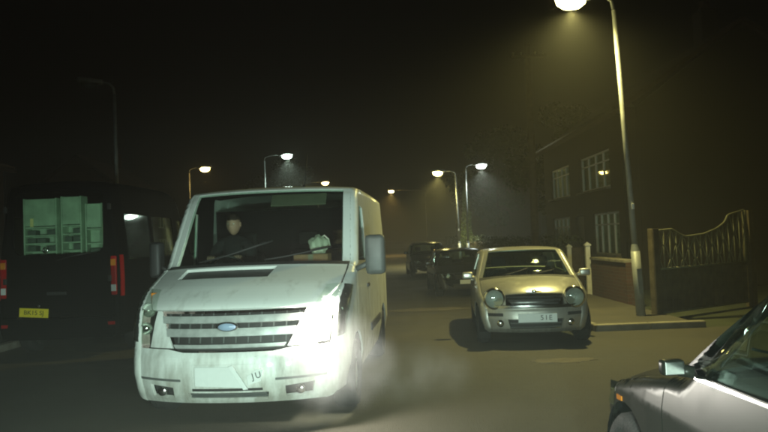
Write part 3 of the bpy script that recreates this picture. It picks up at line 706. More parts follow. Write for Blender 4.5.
# the wheel rim is at van-local (-.48 +- .15, 1.66, 1.42)
def van_pt(x, y, z): return van.matrix_basis @ Vector((x, y, z))
van.matrix_basis  # location and rotation are already set
drv = person('person', van_pt(-.50, 2.00, 1.20), van.rotation_euler.z, 'van driver in dark clothing with both hands on the steering wheel', [(.15, -.36, .27), (-.15, -.36, .27)], look=(R(4), R(-6)))
# pale bag on the passenger side of the dashboard
def bag():
    bm = bmesh.new(); bmesh.ops.create_icosphere(bm, subdivisions=4, radius=1.0)
    for v in bm.verts:
        n = v.co.normalized(); k = 1+.10*math.sin(7*n.x+2*n.z)+.07*math.sin(11*n.y-5*n.z)+.05*math.sin(17*n.x+9*n.y)
        v.co = Vector((n.x*.10*k, n.y*.085*k, max(n.z*.10*k, -.085)))
    o = obj_bm('carrier_bag', bm, 'bag', None, True); p = van_pt(.60, 1.34, 1.592); o.location = p
    bm = bmesh.new(); tube_bm(bm, [(.02, -.02, .07), (.07, -.05, .10), (.11, -.06, .06), (.125, -.05, -.02)], [.011, .010, .010, .008], 8)
    obj_bm('bag_handle', bm, 'bag', o, True)
    return setp(o, 'pale crumpled carrier bag behind the white van\'s windscreen', 'bag')
bag()
pc_ = empty('parcel', van_pt(.53, 1.36, 1.362), van.rotation_euler.z, 'brown cardboard parcel under the pale bag on the dashboard', 'parcel')
box('carton', (0, 0, .07), (.36, .24, .14), 'brownbox', pc_, bev=.006); box('packing_tape', (0, -.122, .07), (.05, .004, .138), 'visor', pc_)

# ------------------------------------------------------------------ cars
def common_car(root, B, out, m, win_f, win_r, doors, vs_, arch, wr, track, cab, sills=True, mirror_at=None, mirror_m=None, rear_lo=None, lamp_m='alloy', glass_m='glass', step=.06, mir=1.0):
    """parts every car shares: vs_ = (bonnet start, cowl start, screen bottom, screen top, roof end, rear glass end, boot end, last)"""
    vb, vc, v0, v1, v2, v3, v4, ve = vs_
    B.strip('bonnet', [(-.965, vb), (.965, vb), (.985, vc), (-.985, vc)], m, root, thick=.02)
    B.strip('cowl', [(-1, vc+.02), (1, vc+.02), (1, v0-.02), (-1, v0-.02)], 'plastic', root, thick=.02)
    B.strip('windscreen', [(-.93, v0), (.93, v0), (.90, v1), (-.90, v1)], glass_m, root, off=-.004, thick=.005, su=.15, sv=.4)
    for s in (1, -1):
        B.strip('windscreen_pillar', [(s*.93, v0-.02), (s*1.0, v0-.02), (s*1.0, v1+.01), (s*.90, v1+.01)], m, root, thick=.025)
        B.strip('rear_pillar', [(s*.90, v2-.01), (s*1.0, v2-.01), (s*1.0, v3+.02), (s*.90, v3+.02)], m, root, thick=.025)
        B.strip('bonnet_edge', [(s*.972, vb), (s*1.0, vb), (s*1.0, vc), (s*.992, vc)], m, root, thick=.02)
    B.strip('roof', [(-1, v1+.02), (1, v1+.02), (1, v2-.02), (-1, v2-.02)], m, root, thick=.02)
    B.strip('roof_lining', [(-.93, v1+.1), (.93, v1+.1), (.93, v2-.1), (-.93, v2-.1)], 'cabin', root, off=-.035, thick=.015)
    B.strip('rear_window', [(-.89, v2), (.89, v2), (.89, v3), (-.89, v3)], glass_m, root, off=-.004, thick=.005, su=.15, sv=.4)
    B.strip('boot_lid', [(-1, v3+.03), (1, v3+.03), (1, v4-.01), (-1, v4-.01)], m, root, thick=.02)
    B.strip('rear_bumper', [(-1, v4+.01), (1, v4+.01), (1, ve), (-1, ve)], m, root, thick=.03)
    holes = [h for h in (win_f, win_r) if h]
    ys = [-1]+list(doors)+[9]
    names = ['front_wing']+['front_door', 'rear_door'][:len(doors)-1]+['rear_wing']
    for i, nm in enumerate(names):
        hs = [h for h in holes if min(p[0] for p in h) >= ys[i]-.02 and max(p[0] for p in h) <= ys[i+1]+.02]
        B.side(nm, ys[i]+(.004 if i else 0), ys[i+1]-.004, m, root, out, hs, step=step)
    for h in holes:
        B.side('side_window', -1, 9, glass_m, root, h, off=-.010, thick=.005, step=.15)
        cy = sum(p[0] for p in h)/len(h)
    for i in range(1, len(doors)):
        yb = doors[i]-.16
        zz = cab['belt']-.10
        for s in (1, -1): box('door_handle', (s*(float(B.W(np.array([yb]), np.array([zz]))[0])+.012), yb, zz), (.03, .17, .028), m, root, bev=.009)
    for s in (1, -1):
        for cy, cr_ in arch: wheel(root, s*track, cy, wr, .20, 5, lamp_m, s); arch_liner(root, s*(track-.17), s*(track+.07), cy, B.wz, cr_+.012)
    if mirror_at:
        for s in (1, -1): mirror(root, s*mirror_at[0], mirror_at[1], mirror_at[2], .17*mir, .115*mir, .10*mir, s, mirror_m or m, .05)
    L = B.N[:, 0].max()
    box('floor_pan', (0, L*.5, .30), (track*1.25, L*.86, .05), 'cabin', root)
    box('dashboard', (0, cab['dash'], cab['belt']-.16), (track*1.75, .50, .24), 'cabin', root, bev=.07)
    for s in (1, -1): seat(root, s*.36, cab['seat'], .46, .46, .56)
    box('rear_bench', (0, cab['rear'], .56), (track*1.6, .18, .50), 'seat', root, bev=.06)
    steering(root, cab.get('wheel_x', -.36), cab['dash']+.36, cab['belt']-.06, R(28), .18)

def silver_hatchback():
    root = empty('silver_hatchback', (2.13, 6.93*K, 0), R(-5.5), 'small silver hatchback with round headlamps parked facing the camera', 'car', 'cars parked along the right kerb')
    nodes = [(.10, .19, .16, 0), (.02, .27, .18, 0), (.0, .40, .20, 0), (.015, .50, .20, 0), (.035, .56, .20, 0), (.05, .66, .22, .03), (.10, .76, .24, .07), (.22, .835, .24, .10), (.50, .905, .16, .085), (.90, .965, .10, .055), (1.0, .985, .14, .04),
             (1.28, 1.20, .15, .02), (1.50, 1.345, .13, .02), (1.68, 1.39, .08, .025), (2.3, 1.415, 0, .03), (3.05, 1.375, -.02, .03), (3.25, 1.31, -.05, .03), (3.44, 1.02, -.08, .02), (3.52, .90, -.08, 0), (3.60, .62, -.10, 0), (3.63, .42, -.10, 0), (3.58, .22, -.10, 0)]
    B = Body(nodes, [(.15, .72), (.30, .785), (.55, .83), (.9, .845), (2.9, .845), (3.4, .80), (3.63, .75)], [(.2, -.05), (.4, 0), (.72, 0), (.95, -.03), (1.36, -.16), (1.42, -.19)], .07)
    B.hi = 12.8; B.wz = .29
    arch = [(.62, .345), (3.02, .345)]; out = B.outline(.24, arch); m = 'silver'
    wf = [(1.24, .985), (2.22, .965), (2.20, 1.315), (1.72, 1.31)]; wr_ = [(2.32, .965), (3.10, .985), (2.98, 1.30), (2.30, 1.318)]
    vg0 = B.fv(0, .615)[1]; vb = B.fv(0, .765)[1]
    common_car(root, B, out, m, wf, wr_, [1.02, 2.27], (vb, 9.0, 10.0, 12.45, 15.7, 17.0, 19.0, 21), arch, .285, .735, dict(belt=.97, dash=1.25, seat=1.75, rear=2.75), mirror_at=(.93, 1.18, .99))
    intake = [(-.36, .24), (.36, .24), (.40, .40), (-.40, .40)]
    B.strip('bumper', [(-.8, .20), (.8, .20), (.8, .585), (-.8, .585)], m, root, [intake], metric=True, thick=.03, sv=.12)
    B.strip('air_intake', intake, 'plastic', root, metric=True, off=-.04, thick=.01)
    for z in (.28, .34): B.strip('intake_slat', [(-.37, z-.008), (.37, z-.008), (.37, z+.008), (-.37, z+.008)], 'greyplastic', root, metric=True, off=-.012, thick=.015)
    B.strip('bumper_trim', [(-.70, .548), (.70, .548), (.70, .592), (-.70, .592)], 'chrome', root, metric=True, off=.022, thick=.04)
    for s in (1, -1):
        B.strip('bumper_slot', [(s*.46, .44), (s*.74, .44), (s*.74, .485), (s*.46, .485)], 'plastic', root, metric=True, off=.004, thick=.02)
    # grille
    B.strip('grille', [(-.33, .605), (.33, .605), (.41, .70), (.40, .745), (-.40, .745), (-.41, .70)], 'plastic', root, metric=True, off=-.005, thick=.02)
    for z, w in ((.64, .355), (.685, .39), (.728, .39)):
        B.strip('grille_bar', [(-w, z-.009), (w, z-.009), (w, z+.009), (-w, z+.009)], 'chrome', root, metric=True, off=.010, thick=.016)
    p = B.S(*B.fv(0, .79))[0]
    bd = lathe('badge', [(0, .02), (.03, .016), (.036, 0), (0, -.01)], 'chrome', root, '-y', 20, (p[0], p[1]-.012, p[2]), sx=1.0, sy=.8)
    for s in (1, -1):
        V = [(s*.035, p[1]-.02, p[2]+.012), (s*.115, p[1]-.014, p[2]+.008), (s*.115, p[1]-.014, p[2]-.006), (s*.035, p[1]-.02, p[2]-.012)]
        mesh_from('badge_wing', V, [(0, 1, 2, 3)], 'chrome', bd, .006, False)
    # wings round the lamps
    for s in (1, -1):
        B.strip('front_panel', [(s*.42, .60), (s*.83, .60), (s*.83, .775), (s*.41, .775)], m, root, metric=True, thick=.02)
        q = B.S(*B.fv(s*.575, .695))[0]; q[1] -= .045
        hl = empty_mesh = lathe('headlamp', [(.128, .052), (.150, .045), (.158, .02), (.155, -.12), (.128, -.12)], 'chrome', root, '-y', 32, (q[0], q[1]-.005, q[2]), sy=1.02)
        lathe('headlamp_lens', [(0, .075), (.06, .070), (.105, .058), (.13, .045)], 'lens', hl, '-y', 32, (q[0], q[1]-.005, q[2]))
        lathe('reflector', [(.128, .04), (.10, .005), (.05, -.03), (0, -.04)], 'satin', hl, '-y', 32, (q[0], q[1]-.005, q[2]))
        lathe('bulb', [(0, .035), (.025, .03), (.03, 0), (0, -.03)], 'plate_white', hl, '-y', 16, (q[0], q[1]-.005, q[2]))
        q = B.S(*B.fv(s*.50, .34))[0]
        lathe('fog_lamp', [(0, .02), (.045, .014), (.055, .0), (.05, -.03)], 'chrome', root, '-y', 20, (q[0], q[1]-.008, q[2]))
    p = B.S(*B.fv(0, .45))[0]
    pl = plate(root, (.02, p[1]-.022, .42), .55, .125, 'plate_white', None, 0)
    for ch, xx in (('5', .06), ('1', .12), ('E', .18)): text_mesh('plate_character', ch, .10, 'ink', pl, (xx, -.0052, 0), (R(90), 0, 0), .001)
    # wipers, aerial
    for u0, u1, vv in ((-.5, .05, 10.5), (.10, .62, 10.4)):
        w = tube('wiper', [B.S(u0+(u1-u0)*t, 10.02+(vv-10.02)*t, .012)[0] for t in np.linspace(0, 1, 7)], .008, 'plastic', root, 6)
    B.side('tail_lamp', 3.36, 9, 'redlens', root, [(3.38, .62), (3.5, .62), (3.47, .88), (3.36, .88)], off=.006, thick=.02)
    return root
silver_hatchback()

def saloon(name, loc, rz, label, m, group, H=1.44, width=1.72, L=4.1, plate_m='plate_white', step=.06, mir=1.0, cabf=1.0):
    """five door car; H height, L length"""
    root = empty(name, loc, rz, label, 'car', group)
    k = L/4.1; h = H/1.44; w = width/2
    nodes = [(.12, .20, .18, 0), (.03, .28, .22, 0), (.0, .42, .26, 0), (.02, .54, .28, 0), (.06, .64, .30, .0), (.12, .70, .30, .01), (.30, .775, .26, .03), (.70, .865, .16, .035), (1.10, .93, .10, .03), (1.18, .95, .16, .03),
             (1.55, 1.18, .18, .02), (1.86, 1.355, .15, .02), (2.05, 1.40, .08, .03), (2.7, 1.44, 0, .035), (3.3, 1.38, -.03, .03), (3.5, 1.31, -.05, .03), (3.82, 1.04, -.10, .02), (3.95, .96, -.12, .02), (4.06, .75, -.14, 0), (4.10, .50, -.14, 0), (4.05, .24, -.14, 0)]
    zf = lambda z: z*h if z <= .95 else (.95+(z-.95)*cabf)*h      # taller cabin for cabf > 1
    nodes = [(a*k, zf(b), c, d) for a, b, c, d in nodes]
    B = Body(nodes, [(.20, w-.17), (.40, w-.085), (.65, w-.03), (1.1, w), (L-1.2, w), (L-.5, w-.05), (L-.1, w-.13)], [(.2, -.06), (.45, 0), (.75, 0), (.96*h, -.04), (zf(1.38), -.19), (zf(1.46), -.21)], .07)
    B.hi = 11.9; B.wz = .31
    arch = [(.74*k, .36), (3.32*k, .36)]; out = B.outline(.24, arch)
    wf = [(1.42*k, .965*h), (2.26*k, .96*h), (2.24*k, zf(1.325)), (1.98*k, zf(1.315))]; wr_ = [(2.36*k, .96*h), (3.42*k, .99*h), (3.20*k, zf(1.30)), (2.34*k, zf(1.33))]
    wf[0] = (1.34*k, .965*h); wf.insert(0, wf.pop())
    vb = B.fv(0, .725*h)[1]
    common_car(root, B, out, m, wf, wr_, [1.20*k, 2.31*k, 3.40*k], (vb, 8.25, 9.0, 11.4, 14.6, 16.2, 18.2, 20), arch, .305, w-.115, dict(belt=.95*h, dash=1.50*k, seat=1.95*k, rear=2.95*k), mirror_at=(w+.10*mir, 1.44*k, 1.0*h), step=step, mir=mir)
    # sub-side windows may cut the rear wing: light trim along the belt
    intake = [(-.40, .25*h), (.40, .25*h), (.44, .40*h), (-.44, .40*h)]
    B.strip('bumper', [(-1, .215*h), (1, .215*h), (1, .56*h), (-1, .56*h)], m, root, [intake], metric=True, thick=.03, sv=.14)
    B.strip('air_intake', intake, 'plastic', root, metric=True, off=-.04, thick=.01)
    B.strip('grille', [(-.36, .57*h), (.36, .57*h), (.40, .70*h), (-.40, .70*h)], 'plastic', root, metric=True, off=-.015, thick=.02)
    for z in (.60, .64, .68):
        B.strip('grille_bar', [(-.37, (z-.007)*h), (.37, (z-.007)*h), (.38, (z+.007)*h), (-.38, (z+.007)*h)], 'chrome', root, metric=True, off=.004, thick=.015)
    p = B.S(*B.fv(0, .64*h))[0]
    lathe('badge', [(0, .016), (.04, .012), (.045, -.01), (0, -.01)], 'chrome', root, '-y', 18, (p[0], p[1]-.012, p[2]))
    for s in (1, -1):
        hl = [(s*.42, .575*h), (s*.70, .565*h), (s*.70, .712*h), (s*.60, .715*h), (s*.43, .70*h)]
        B.strip('headlamp_bowl', hl, 'chrome', root, metric=True, off=-.05, thick=.01)
        le = B.strip('headlamp', hl, 'lens', root, metric=True, off=.003, thick=.005)
        for xx in (.54, .68):
            q = B.S(*B.fv(s*xx, .645*h))[0]
            lathe('reflector_cup', [(.052, .02), (.04, -.01), (.018, -.025), (0, -.025)], 'chrome', le, '-y', 20, (q[0], q[1]+.03, q[2]))
        # lamp wraps round the corner
        yy = float(np.interp(.65*h, B.ez[:80], B.ey[:80]))
        B.side('headlamp_corner', -1, 9, 'lens', root, [(yy-.02, .57*h), (yy+.20, .60*h), (yy+.27, .70*h), (yy+.05, .715*h)], off=.008, thick=.005, sides=(s,))
        B.side('indicator', -1, 9, 'amber', root, [(yy+.30, .66*h), (yy+.38, .665*h), (yy+.38, .69*h), (yy+.30, .69*h)], off=.006, thick=.008, sides=(s,), step=.1)
        B.side('belt_trim', -1, 9, 'chrome', root, [(1.30*k, .945*h), (3.40*k, .945*h), (3.40*k, .960*h), (1.30*k, .958*h)], off=.006, thick=.01, sides=(s,), step=.2)
        B.side('rubbing_strip', -1, 9, 'plastic', root, [(1.22*k, .56), (2.95*k, .56), (2.95*k, .60), (1.22*k, .60)], off=.012, thick=.012, sides=(s,), step=.3)
        B.side('tail_lamp', -1, 9, 'redlens', root, [(L-.30, .72*h), (L-.17, .72*h), (L-.19, .90*h), (L-.34, .90*h)], off=.006, thick=.02, sides=(s,), step=.1)
    p = B.S(*B.fv(0, .47*h))[0]
    plate(root, (0, p[1]-.014, .47*h), .52, .111, plate_m, None, 0)
    for u0, u1, vv in ((-.55, .05, 9.45), (.10, .66, 9.38)):
        tube('wiper', [B.S(u0+(u1-u0)*t, 9.02+(vv-9.02)*t, .012)[0] for t in np.linspace(0, 1, 7)], .008, 'plastic', root, 6)
    return root
G = 'cars parked along the right kerb'
saloon('parked_car', (2.22, 18.2, 0), R(1.5), 'dark blue car parked behind the silver hatchback', 'blue', G, H=1.30)
saloon('parked_car', (1.90, 28.2, 0), R(2), 'farthest parked car, blue grey, beyond the dark blue car', 'bluegrey', G, H=1.47)
saloon('parked_car', (2.11, 4.64, 0), R(180+3), 'dark grey car cut off by the right edge, nearest the camera', 'grey', G, H=1.45, width=1.76, L=4.4, step=.04, mir=.6, cabf=1.55)

# ------------------------------------------------------------------ black minibus, seen from behind
MBY = 7.3*K
def minibus():
    L = 5.2
    root = empty('black_minibus', (-5.02, MBY+L, 0), R(180), 'tall black van parked at the left, rear window full of racks', 'van')
    nodes = [(.10, .28, .17, 0), (.0, .50, .21, 0), (.05, .74, .23, 0), (.16, 1.10, .25, .01), (.88, 1.45, .20, .03), (.96, 1.50, .24, .03), (1.30, 1.95, .20, .02), (1.62, 2.45, .14, .02),
             (1.85, 2.68, .08, .04), (2.7, 2.78, 0, .06), (4.85, 2.74, 0, .06), (5.03, 2.66, -.03, .05), (5.08, 2.5, -.04, .02), (5.12, 1.9, -.05, .0), (5.15, 1.0, -.06, 0), (5.20, .62, -.07, 0), (5.21, .5, -.07, 0), (5.16, .30, -.07, 0)]
    B = Body(nodes, [(.2, .86), (.35, .915), (.6, .955), (1.0, .975), (4.8, .975), (5.2, .93)], [(.25, -.05), (.5, 0), (1.2, 0), (1.5, -.015), (2.6, -.13), (2.8, -.16)], .085)
    B.hi = 7.6; B.wz = .34
    out = B.outline(.32, [(1.0, .42), (4.2, .42)]); m = 'black'
    lo, hi = 11.2, 17.0
    win = rounded(.0, 2.08, 1.38, .98, .14)
    B.strip('tailgate', [(-.90, .66), (.90, .66), (.90, 2.60), (-.90, 2.60)], m, root, [win], metric=True, lo=lo, hi=hi, thick=.03, sv=.1)
    B.strip('rear_window', rounded(.0, 2.08, 1.40, 1.0, .15), 'darkglass', root, metric=True, lo=lo, hi=hi, off=-.010, thick=.006)
    B.strip('rear_bumper', [(-1, 15.0), (1, 15.0), (1, 17), (-1, 17)], m, root, thick=.03)
    B.strip('roof', [(-1, 7.6), (1, 7.6), (1, 11.25), (-1, 11.25)], m, root, thick=.03)
    B.strip('roof_end', [(-1, 11.26), (1, 11.26), (1, B.fv(0, 2.61, lo, hi)[1]), (-1, B.fv(0, 2.61, lo, hi)[1])], m, root, thick=.03)
    B.strip('windscreen', [(-.92, 5.05), (.92, 5.05), (.91, 7.4), (-.91, 7.4)], 'darkglass', root, off=-.004, thick=.005)
    B.strip('bonnet', [(-1, 3.0), (1, 3.0), (1, 4.95), (-1, 4.95)], m, root, thick=.02)
    B.strip('front_bumper', [(-1, 0), (1, 0), (1, 2.97), (-1, 2.97)], m, root, thick=.03)
    for s in (1, -1): B.strip('windscreen_pillar', [(s*.92, 5.0), (s, 5.0), (s, 7.45), (s*.91, 7.45)], m, root, thick=.03)
    wa = [(1.30, 1.48), (2.05, 1.46), (2.06, 2.15), (1.78, 2.18)]; wb = [(2.35, 1.48), (3.5, 1.48), (3.5, 2.2), (2.35, 2.2)]; wc = [(3.62, 1.48), (4.75, 1.48), (4.75, 2.2), (3.62, 2.2)]
    B.side('front_side', -1, 2.2, m, root, out, [wa]); B.side('middle_side', 2.208, 3.56, m, root, out, [wb]); B.side('rear_side', 3.565, 9, m, root, out, [wc])
    for wv in (wa, wb, wc): B.side('side_window', -1, 9, 'darkglass', root, wv, off=-.012, thick=.005, step=.2)
    # tall rear lamps on both corners
    for s in (1, -1):
        tl = B.side('tail_lamp', -1, 9, 'redlens', root, [(4.985, .92), (5.065, .92), (5.045, 1.55), (4.965, 1.55)], off=.012, thick=.03, sides=(s,), step=.05)[0]
        x = .86
        t2 = box('rear_lamp_cluster', (s*.845, 5.085, 1.24), (.085, .05, .60), 'redlens', root, bev=.02)
        box('reversing_lens', (s*.845, 5.112, 1.05), (.075, .012, .10), 'plate_white', t2, bev=.004)
        box('indicator_lens', (s*.845, 5.112, 1.44), (.075, .012, .10), 'amber', t2, bev=.004)
        box('bumper_reflector', (s*.78, 5.145, .52), (.17, .02, .05), 'redlens', root, bev=.006)
        wheel(root, s*.85, 1.0, .34, .22, 6, 'plastic', s); wheel(root, s*.85, 4.2, .34, .22, 6, 'plastic', s)
        mirror(root, s*1.12, 1.12, 1.6, .2, .38, .15, s)
        for zz in (2.30, 1.2): box('tailgate_hinge', (s*.80, 5.10 if zz > 2 else 5.14, zz), (.05, .03, .09), 'plastic', root, bev=.008)
    p = B.S(*B.fv(.36, .73, lo, hi))[0]
    pl = plate(root, (.33, 5.225, .72), .44, .135, 'plate_yellow', 'BK15 SJ', R(180)+R(4), size=.095)
    pl.rotation_euler = (0, R(4), R(180))
    pl.location = (.33, 5.215, .72)
    lathe('plate_lamp', [(0, .01), (.02, .006), (.024, -.01), (0, -.012)], 'chrome', root, 'y', 12, (.26, 5.20, .82))
    box('tailgate_handle', (0, 5.165, 1.0), (.30, .04, .05), 'plastic', root, bev=.012)
    lathe('window_emblem', [(.03, .005), (.045, .006), (.045, -.004), (.03, -.004)], 'chrome', root, 'y', 20, (.18, 5.128, 1.66))
    w = tube('rear_wiper', [(0, 5.16, 1.50), (-.2, 5.15, 1.55), (-.5, 5.14, 1.60)], .009, 'plastic', root, 6)
    box('floor_pan', (0, 2.6, .44), (1.2, 4.6, .06), 'cabin', root)
    box('cabin_bulkhead', (0, 3.3, 1.5), (1.7, .03, 2.1), 'cabin', root)
    return root
mb = minibus()
# things inside the rear window: racks with boxes (minibus is turned round, so world y = 12.5 - local y)
def rack(x, y, z0, w, h, d, cols, rows, label, filled, lean=0.0):
    root = empty('storage_rack', (x, y, z0), lean, label, 'rack', 'racks inside the black van')
    box('back_panel', (0, d-.01, h/2), (w, .015, h), 'card', root)
    for s in (0, 1): box('upright', (-w/2+s*w, d/2, h/2), (.022, d, h), 'rack', root, bev=.003)
    top = h*.52
    for r in range(rows+1): box('shelf', (0, d/2, top*r/rows+.012), (w-.03, d-.02, .022), 'rack', root, bev=.003)
    box('front_board', (0, .01, (top+h)/2+.015), (w-.03, .02, h-top-.05), 'rack', root, bev=.004)
    cw = (w-.04)/cols
    n = 0
    for r in range(rows):
        for c in range(cols):
            n += 1
            if (r*cols+c) in filled: continue
            hh = top/rows*random.uniform(.55, .78)
            b = box('storage_box', (0, 0, 0), (cw*.84, d*.6, hh), 'crate', None, bev=.006)
            b.location = (x-w/2+.02+cw*(c+.5), y+d*.45, z0+top*r/rows+.024+hh/2)
            RACKBOX.append((b, r, c, label))
    return root
RACKBOX = []
yb = MBY+.32
rack(-5.40, yb, 1.50, .50, .98, .24, 3, 4, 'wide pale rack left of centre inside the black van\'s rear window', {1, 4, 8, 10})
rack(-4.92, yb+.02, 1.50, .30, 1.00, .24, 2, 4, 'narrow pale rack right of centre inside the black van\'s rear window', {2, 6})
rack(-4.58, yb+.06, 1.50, .24, .88, .24, 1, 2, 'short pale rack at the right inside the black van\'s rear window', {1}, R(8))
rows_ = ['bottom', 'second', 'third', 'top']; cols_ = ['left', 'middle', 'right']
for b, r, c, lab in RACKBOX:
    which = lab.split(' ')[0]
    setp(b, 'dark box, %s shelf, %s column of the %s rack in the black van' % (rows_[r], cols_[c], which), 'box', 'boxes on the racks in the black van')
box('floor_board', (-5.02, MBY+.7, 1.45), (1.6, 1.1, .05), 'rack', mb).matrix_parent_inverse = mb.matrix_basis.inverted()
st = box('sticker', (-5.52, MBY+.305, 2.10), (.05, .006, .13), 'yellowlabel'); setp(st, 'small bright yellow sticker on the wide rack in the black van', 'sticker')

# ------------------------------------------------------------------ street lamps
LAMPM = {}
def lamp(loc, h, arm, col, power, label, rz=0.0, lean=0.0, lit=True, cone=132, emis=30, head=1.35):
    """column with an arm reaching to local -x, lamp head at its end"""
    root = empty('street_lamp', loc, rz, label, 'street lamp', 'street lamps'); root.rotation_euler = (0, lean, rz)
    bm = bmesh.new(); tube_bm(bm, [(0, 0, -.05), (0, 0, 1.15)], .080, 16); tube_bm(bm, [(0, 0, 1.15), (0, 0, 1.28)], [.080, .052], 16, False)
    tube_bm(bm, [(0, 0, 1.28), (0, 0, h-.25)], [.052, .040], 16)
    c = obj_bm('column', bm, 'steel', root, True)
    box('door_panel', (0, -.078, .62), (.09, .012, .45), 'steel', c, bev=.004)
    box('number_tag', (0, -.056, 1.95), (.05, .012, .10), 'whitepost', c, bev=.004)
    a = tube('arm', [(0, 0, h-.26), (-.03, 0, h-.08), (-arm*.35, 0, h+.02), (-arm, 0, h+.06)], [.036, .034, .030, .028], 'steel', root, 10)
    k = head
    bm = bmesh.new(); box_bm(bm, (-arm-.24*k, 0, h+.075), (.62*k, .22*k, .11*k), Matrix.Rotation(R(4), 3, 'Y'), bev=.04*k)
    obj_bm('lamp_head', bm, 'steel', root, True)
    key = (col, emis, lit)
    if key not in LAMPM: LAMPM[key] = emit('lamp_lens_lit', col, emis) if lit else MT['lens']
    lathe('lamp_lens', [(0, -.17*k), (.07*k, -.155*k), (.12*k, -.10*k), (.135*k, 0), (0, .01)], LAMPM[key], root, 'z', 20, (-arm-.26*k, 0, h+.02), sx=1.6)
    if lit: add_light('lamp_light', 'SPOT', (-arm-.26*k, 0, h-.17*k), power, col, .06, (-.12, 0, -1), cone, .9, parent=root)
    return root
YEL = (1.0, .86, .28); WHT = (.86, 1.0, .90); ORG = (1.0, .66, .18)
lamp((4.50, 8.58*K, .10), 5.75, .45, (1.0, .88, .30), 1500, 'near street lamp on the right pavement, its lamp at the top edge', R(8), R(-2.3), cone=158)
lamp((4.45, 28.6*K, .10), 5.45, .70, YEL, 2000, 'yellow street lamp beside the tall conifer, left of a pair', R(0), R(-1), emis=70)
lamp((4.72, 27.4*K, .10), 5.60, .55, WHT, 1500, 'white street lamp beside the conifer, right of a pair', R(180), R(-.5), emis=70)
lamp((1.10+3.3, 50*K, .10), 6.6, 3.2, ORG, 2000, 'yellow street lamp farthest down the road on a long arm', 0, 0, emis=70)
lamp((-6.75, 27.5*K, .10), 6.6, .95, (.75, 1.0, .85), 1300, 'white street lamp on the left above the white van\'s roof', R(180), 0, emis=70)
lamp((-6.75, 40*K, .10), 6.5, 1.6, ORG, 800, 'yellow street lamp just over the white van\'s roof edge', R(180), 0, emis=60)
lamp((-11.5, 28.5*K, .0), 6.3, .6, ORG, 50, 'small yellow street lamp at the far left above the white van', R(180), 0, emis=60)
lamp((-7.0, 12.6*K, .10), 5.9, .35, YEL, 0, 'unlit street lamp with a slanting head behind the black van', R(20), R(0), lit=False, head=1.0)

# ------------------------------------------------------------------ driveway gate
def gate():
    A = Vector((4.95, 8.75*K)); Bp = Vector((7.3, 9.75*K)); d = (Bp-A); L = d.length
    root = empty('driveway_gate', (A.x, A.y, 0), math.atan2(d.y, d.x), 'ornate driveway gate with scrolls above boarding and dipped top', 'gate')
    def top(t):
        return float(np.interp(t, [0, .16, .24, .30, .50, .66, .76, .80, 1.0], [1.60, 1.62, 1.52, 1.47, 1.50, 1.60, 1.72, 1.86, 1.95]))
    mid = .90
    n = 16
    for k in range(n):
        w = L/n; x = w*(k+.5)
        box('board', (x, 0, .08+(mid-.10)/2), (w-.010, .024+random.uniform(0, .006), mid-.10), 'wood', root, bev=.004)
    pts = [(L*t, -.0, top(t)) for t in np.linspace(0, 1, 40)]
    tube('top_rail', pts, .018, 'iron', root, 8); tube('middle_rail', [(0, 0, mid), (L, 0, mid)], .020, 'iron', root, 8); tube('bottom_rail', [(0, 0, .10), (L, 0, .10)], .02, 'iron', root, 8)
    m = 15
    for k in range(m+1):
        x = L*k/m; tube('bar', [(x, 0, mid), (x, 0, top(k/m))], .012 if 0 < k < m else .03, 'iron', root, 8)
    for k in range(m):
        x = L*(k+.5)/m; z0, z1 = mid+.02, top((k+.5)/m)-.03; hh = z1-z0; w = L/m*.40; pp = []
        for q in range(29):
            t = q/28; a = t*math.pi*2.6-.3
            pp.append((x+(1 if k % 2 else -1)*w*math.sin(a)*(1-.25*abs(t-.5)), -.012, z0+hh*(t+.055*math.sin(2*a))))
        tube('scroll', pp, .010, 'iron', root, 6)
    for x in (-.10, L+.12):
        p = box('gate_post', (x, 0, .98), (.16, .16, 1.96) if x > 0 else (.14, .14, 1.66), 'wood', root, bev=.01)
        p.location.z = -.02 if x > 0 else -.17
    return root
gate()
# white gateposts beyond the silver car
for (x, y, h, lab) in ((5.0, 11.9*K, 1.28, 'white gatepost right of the silver hatchback, the nearer and taller'), (5.0, 13.1*K, 1.22, 'white gatepost half hidden by the silver hatchback\'s roof')):
    o = empty('gatepost', (x, y, 0), 0, lab, 'gatepost', 'white gateposts')
    box('post', (0, 0, h/2), (.11, .11, h), 'whitepost', o, bev=.01)
    bm = bmesh.new(); box_bm(bm, (0, 0, h+.02), (.15, .15, .04), bev=.008)
    a = [bm.verts.new(p) for p in ((-.07, -.07, h+.041), (.07, -.07, h+.041), (.07, .07, h+.041), (-.07, .07, h+.041))]; tpv = bm.verts.new((0, 0, h+.10))
    for i in range(4): bm.faces.new((a[i], a[(i+1) % 4], tpv))
    obj_bm('cap', bm, 'whitepost', o)
# telegraph pole
tp = empty('telegraph_pole', (4.75, 15.2*K, .08), 0, 'dark timber telegraph pole rising behind the silver hatchback', 'pole')
tube('pole', [(0, 0, -.05), (.02, 0, 4), (.03, 0, 7.6)], [.13, .115, .09], 'bark', tp, 14)
box('cross_arm', (0.03, -.12, 7.2), (1.1, .07, .09), 'wood', tp, bev=.008)
for x in (-.45, -.2, .25, .5): lathe('insulator', [(0, .10), (.025, .09), (.035, .05), (.02, .03), (.025, 0), (0, 0)], 'whitepost', tp, 'z', 10, (x, -.12, 7.245))
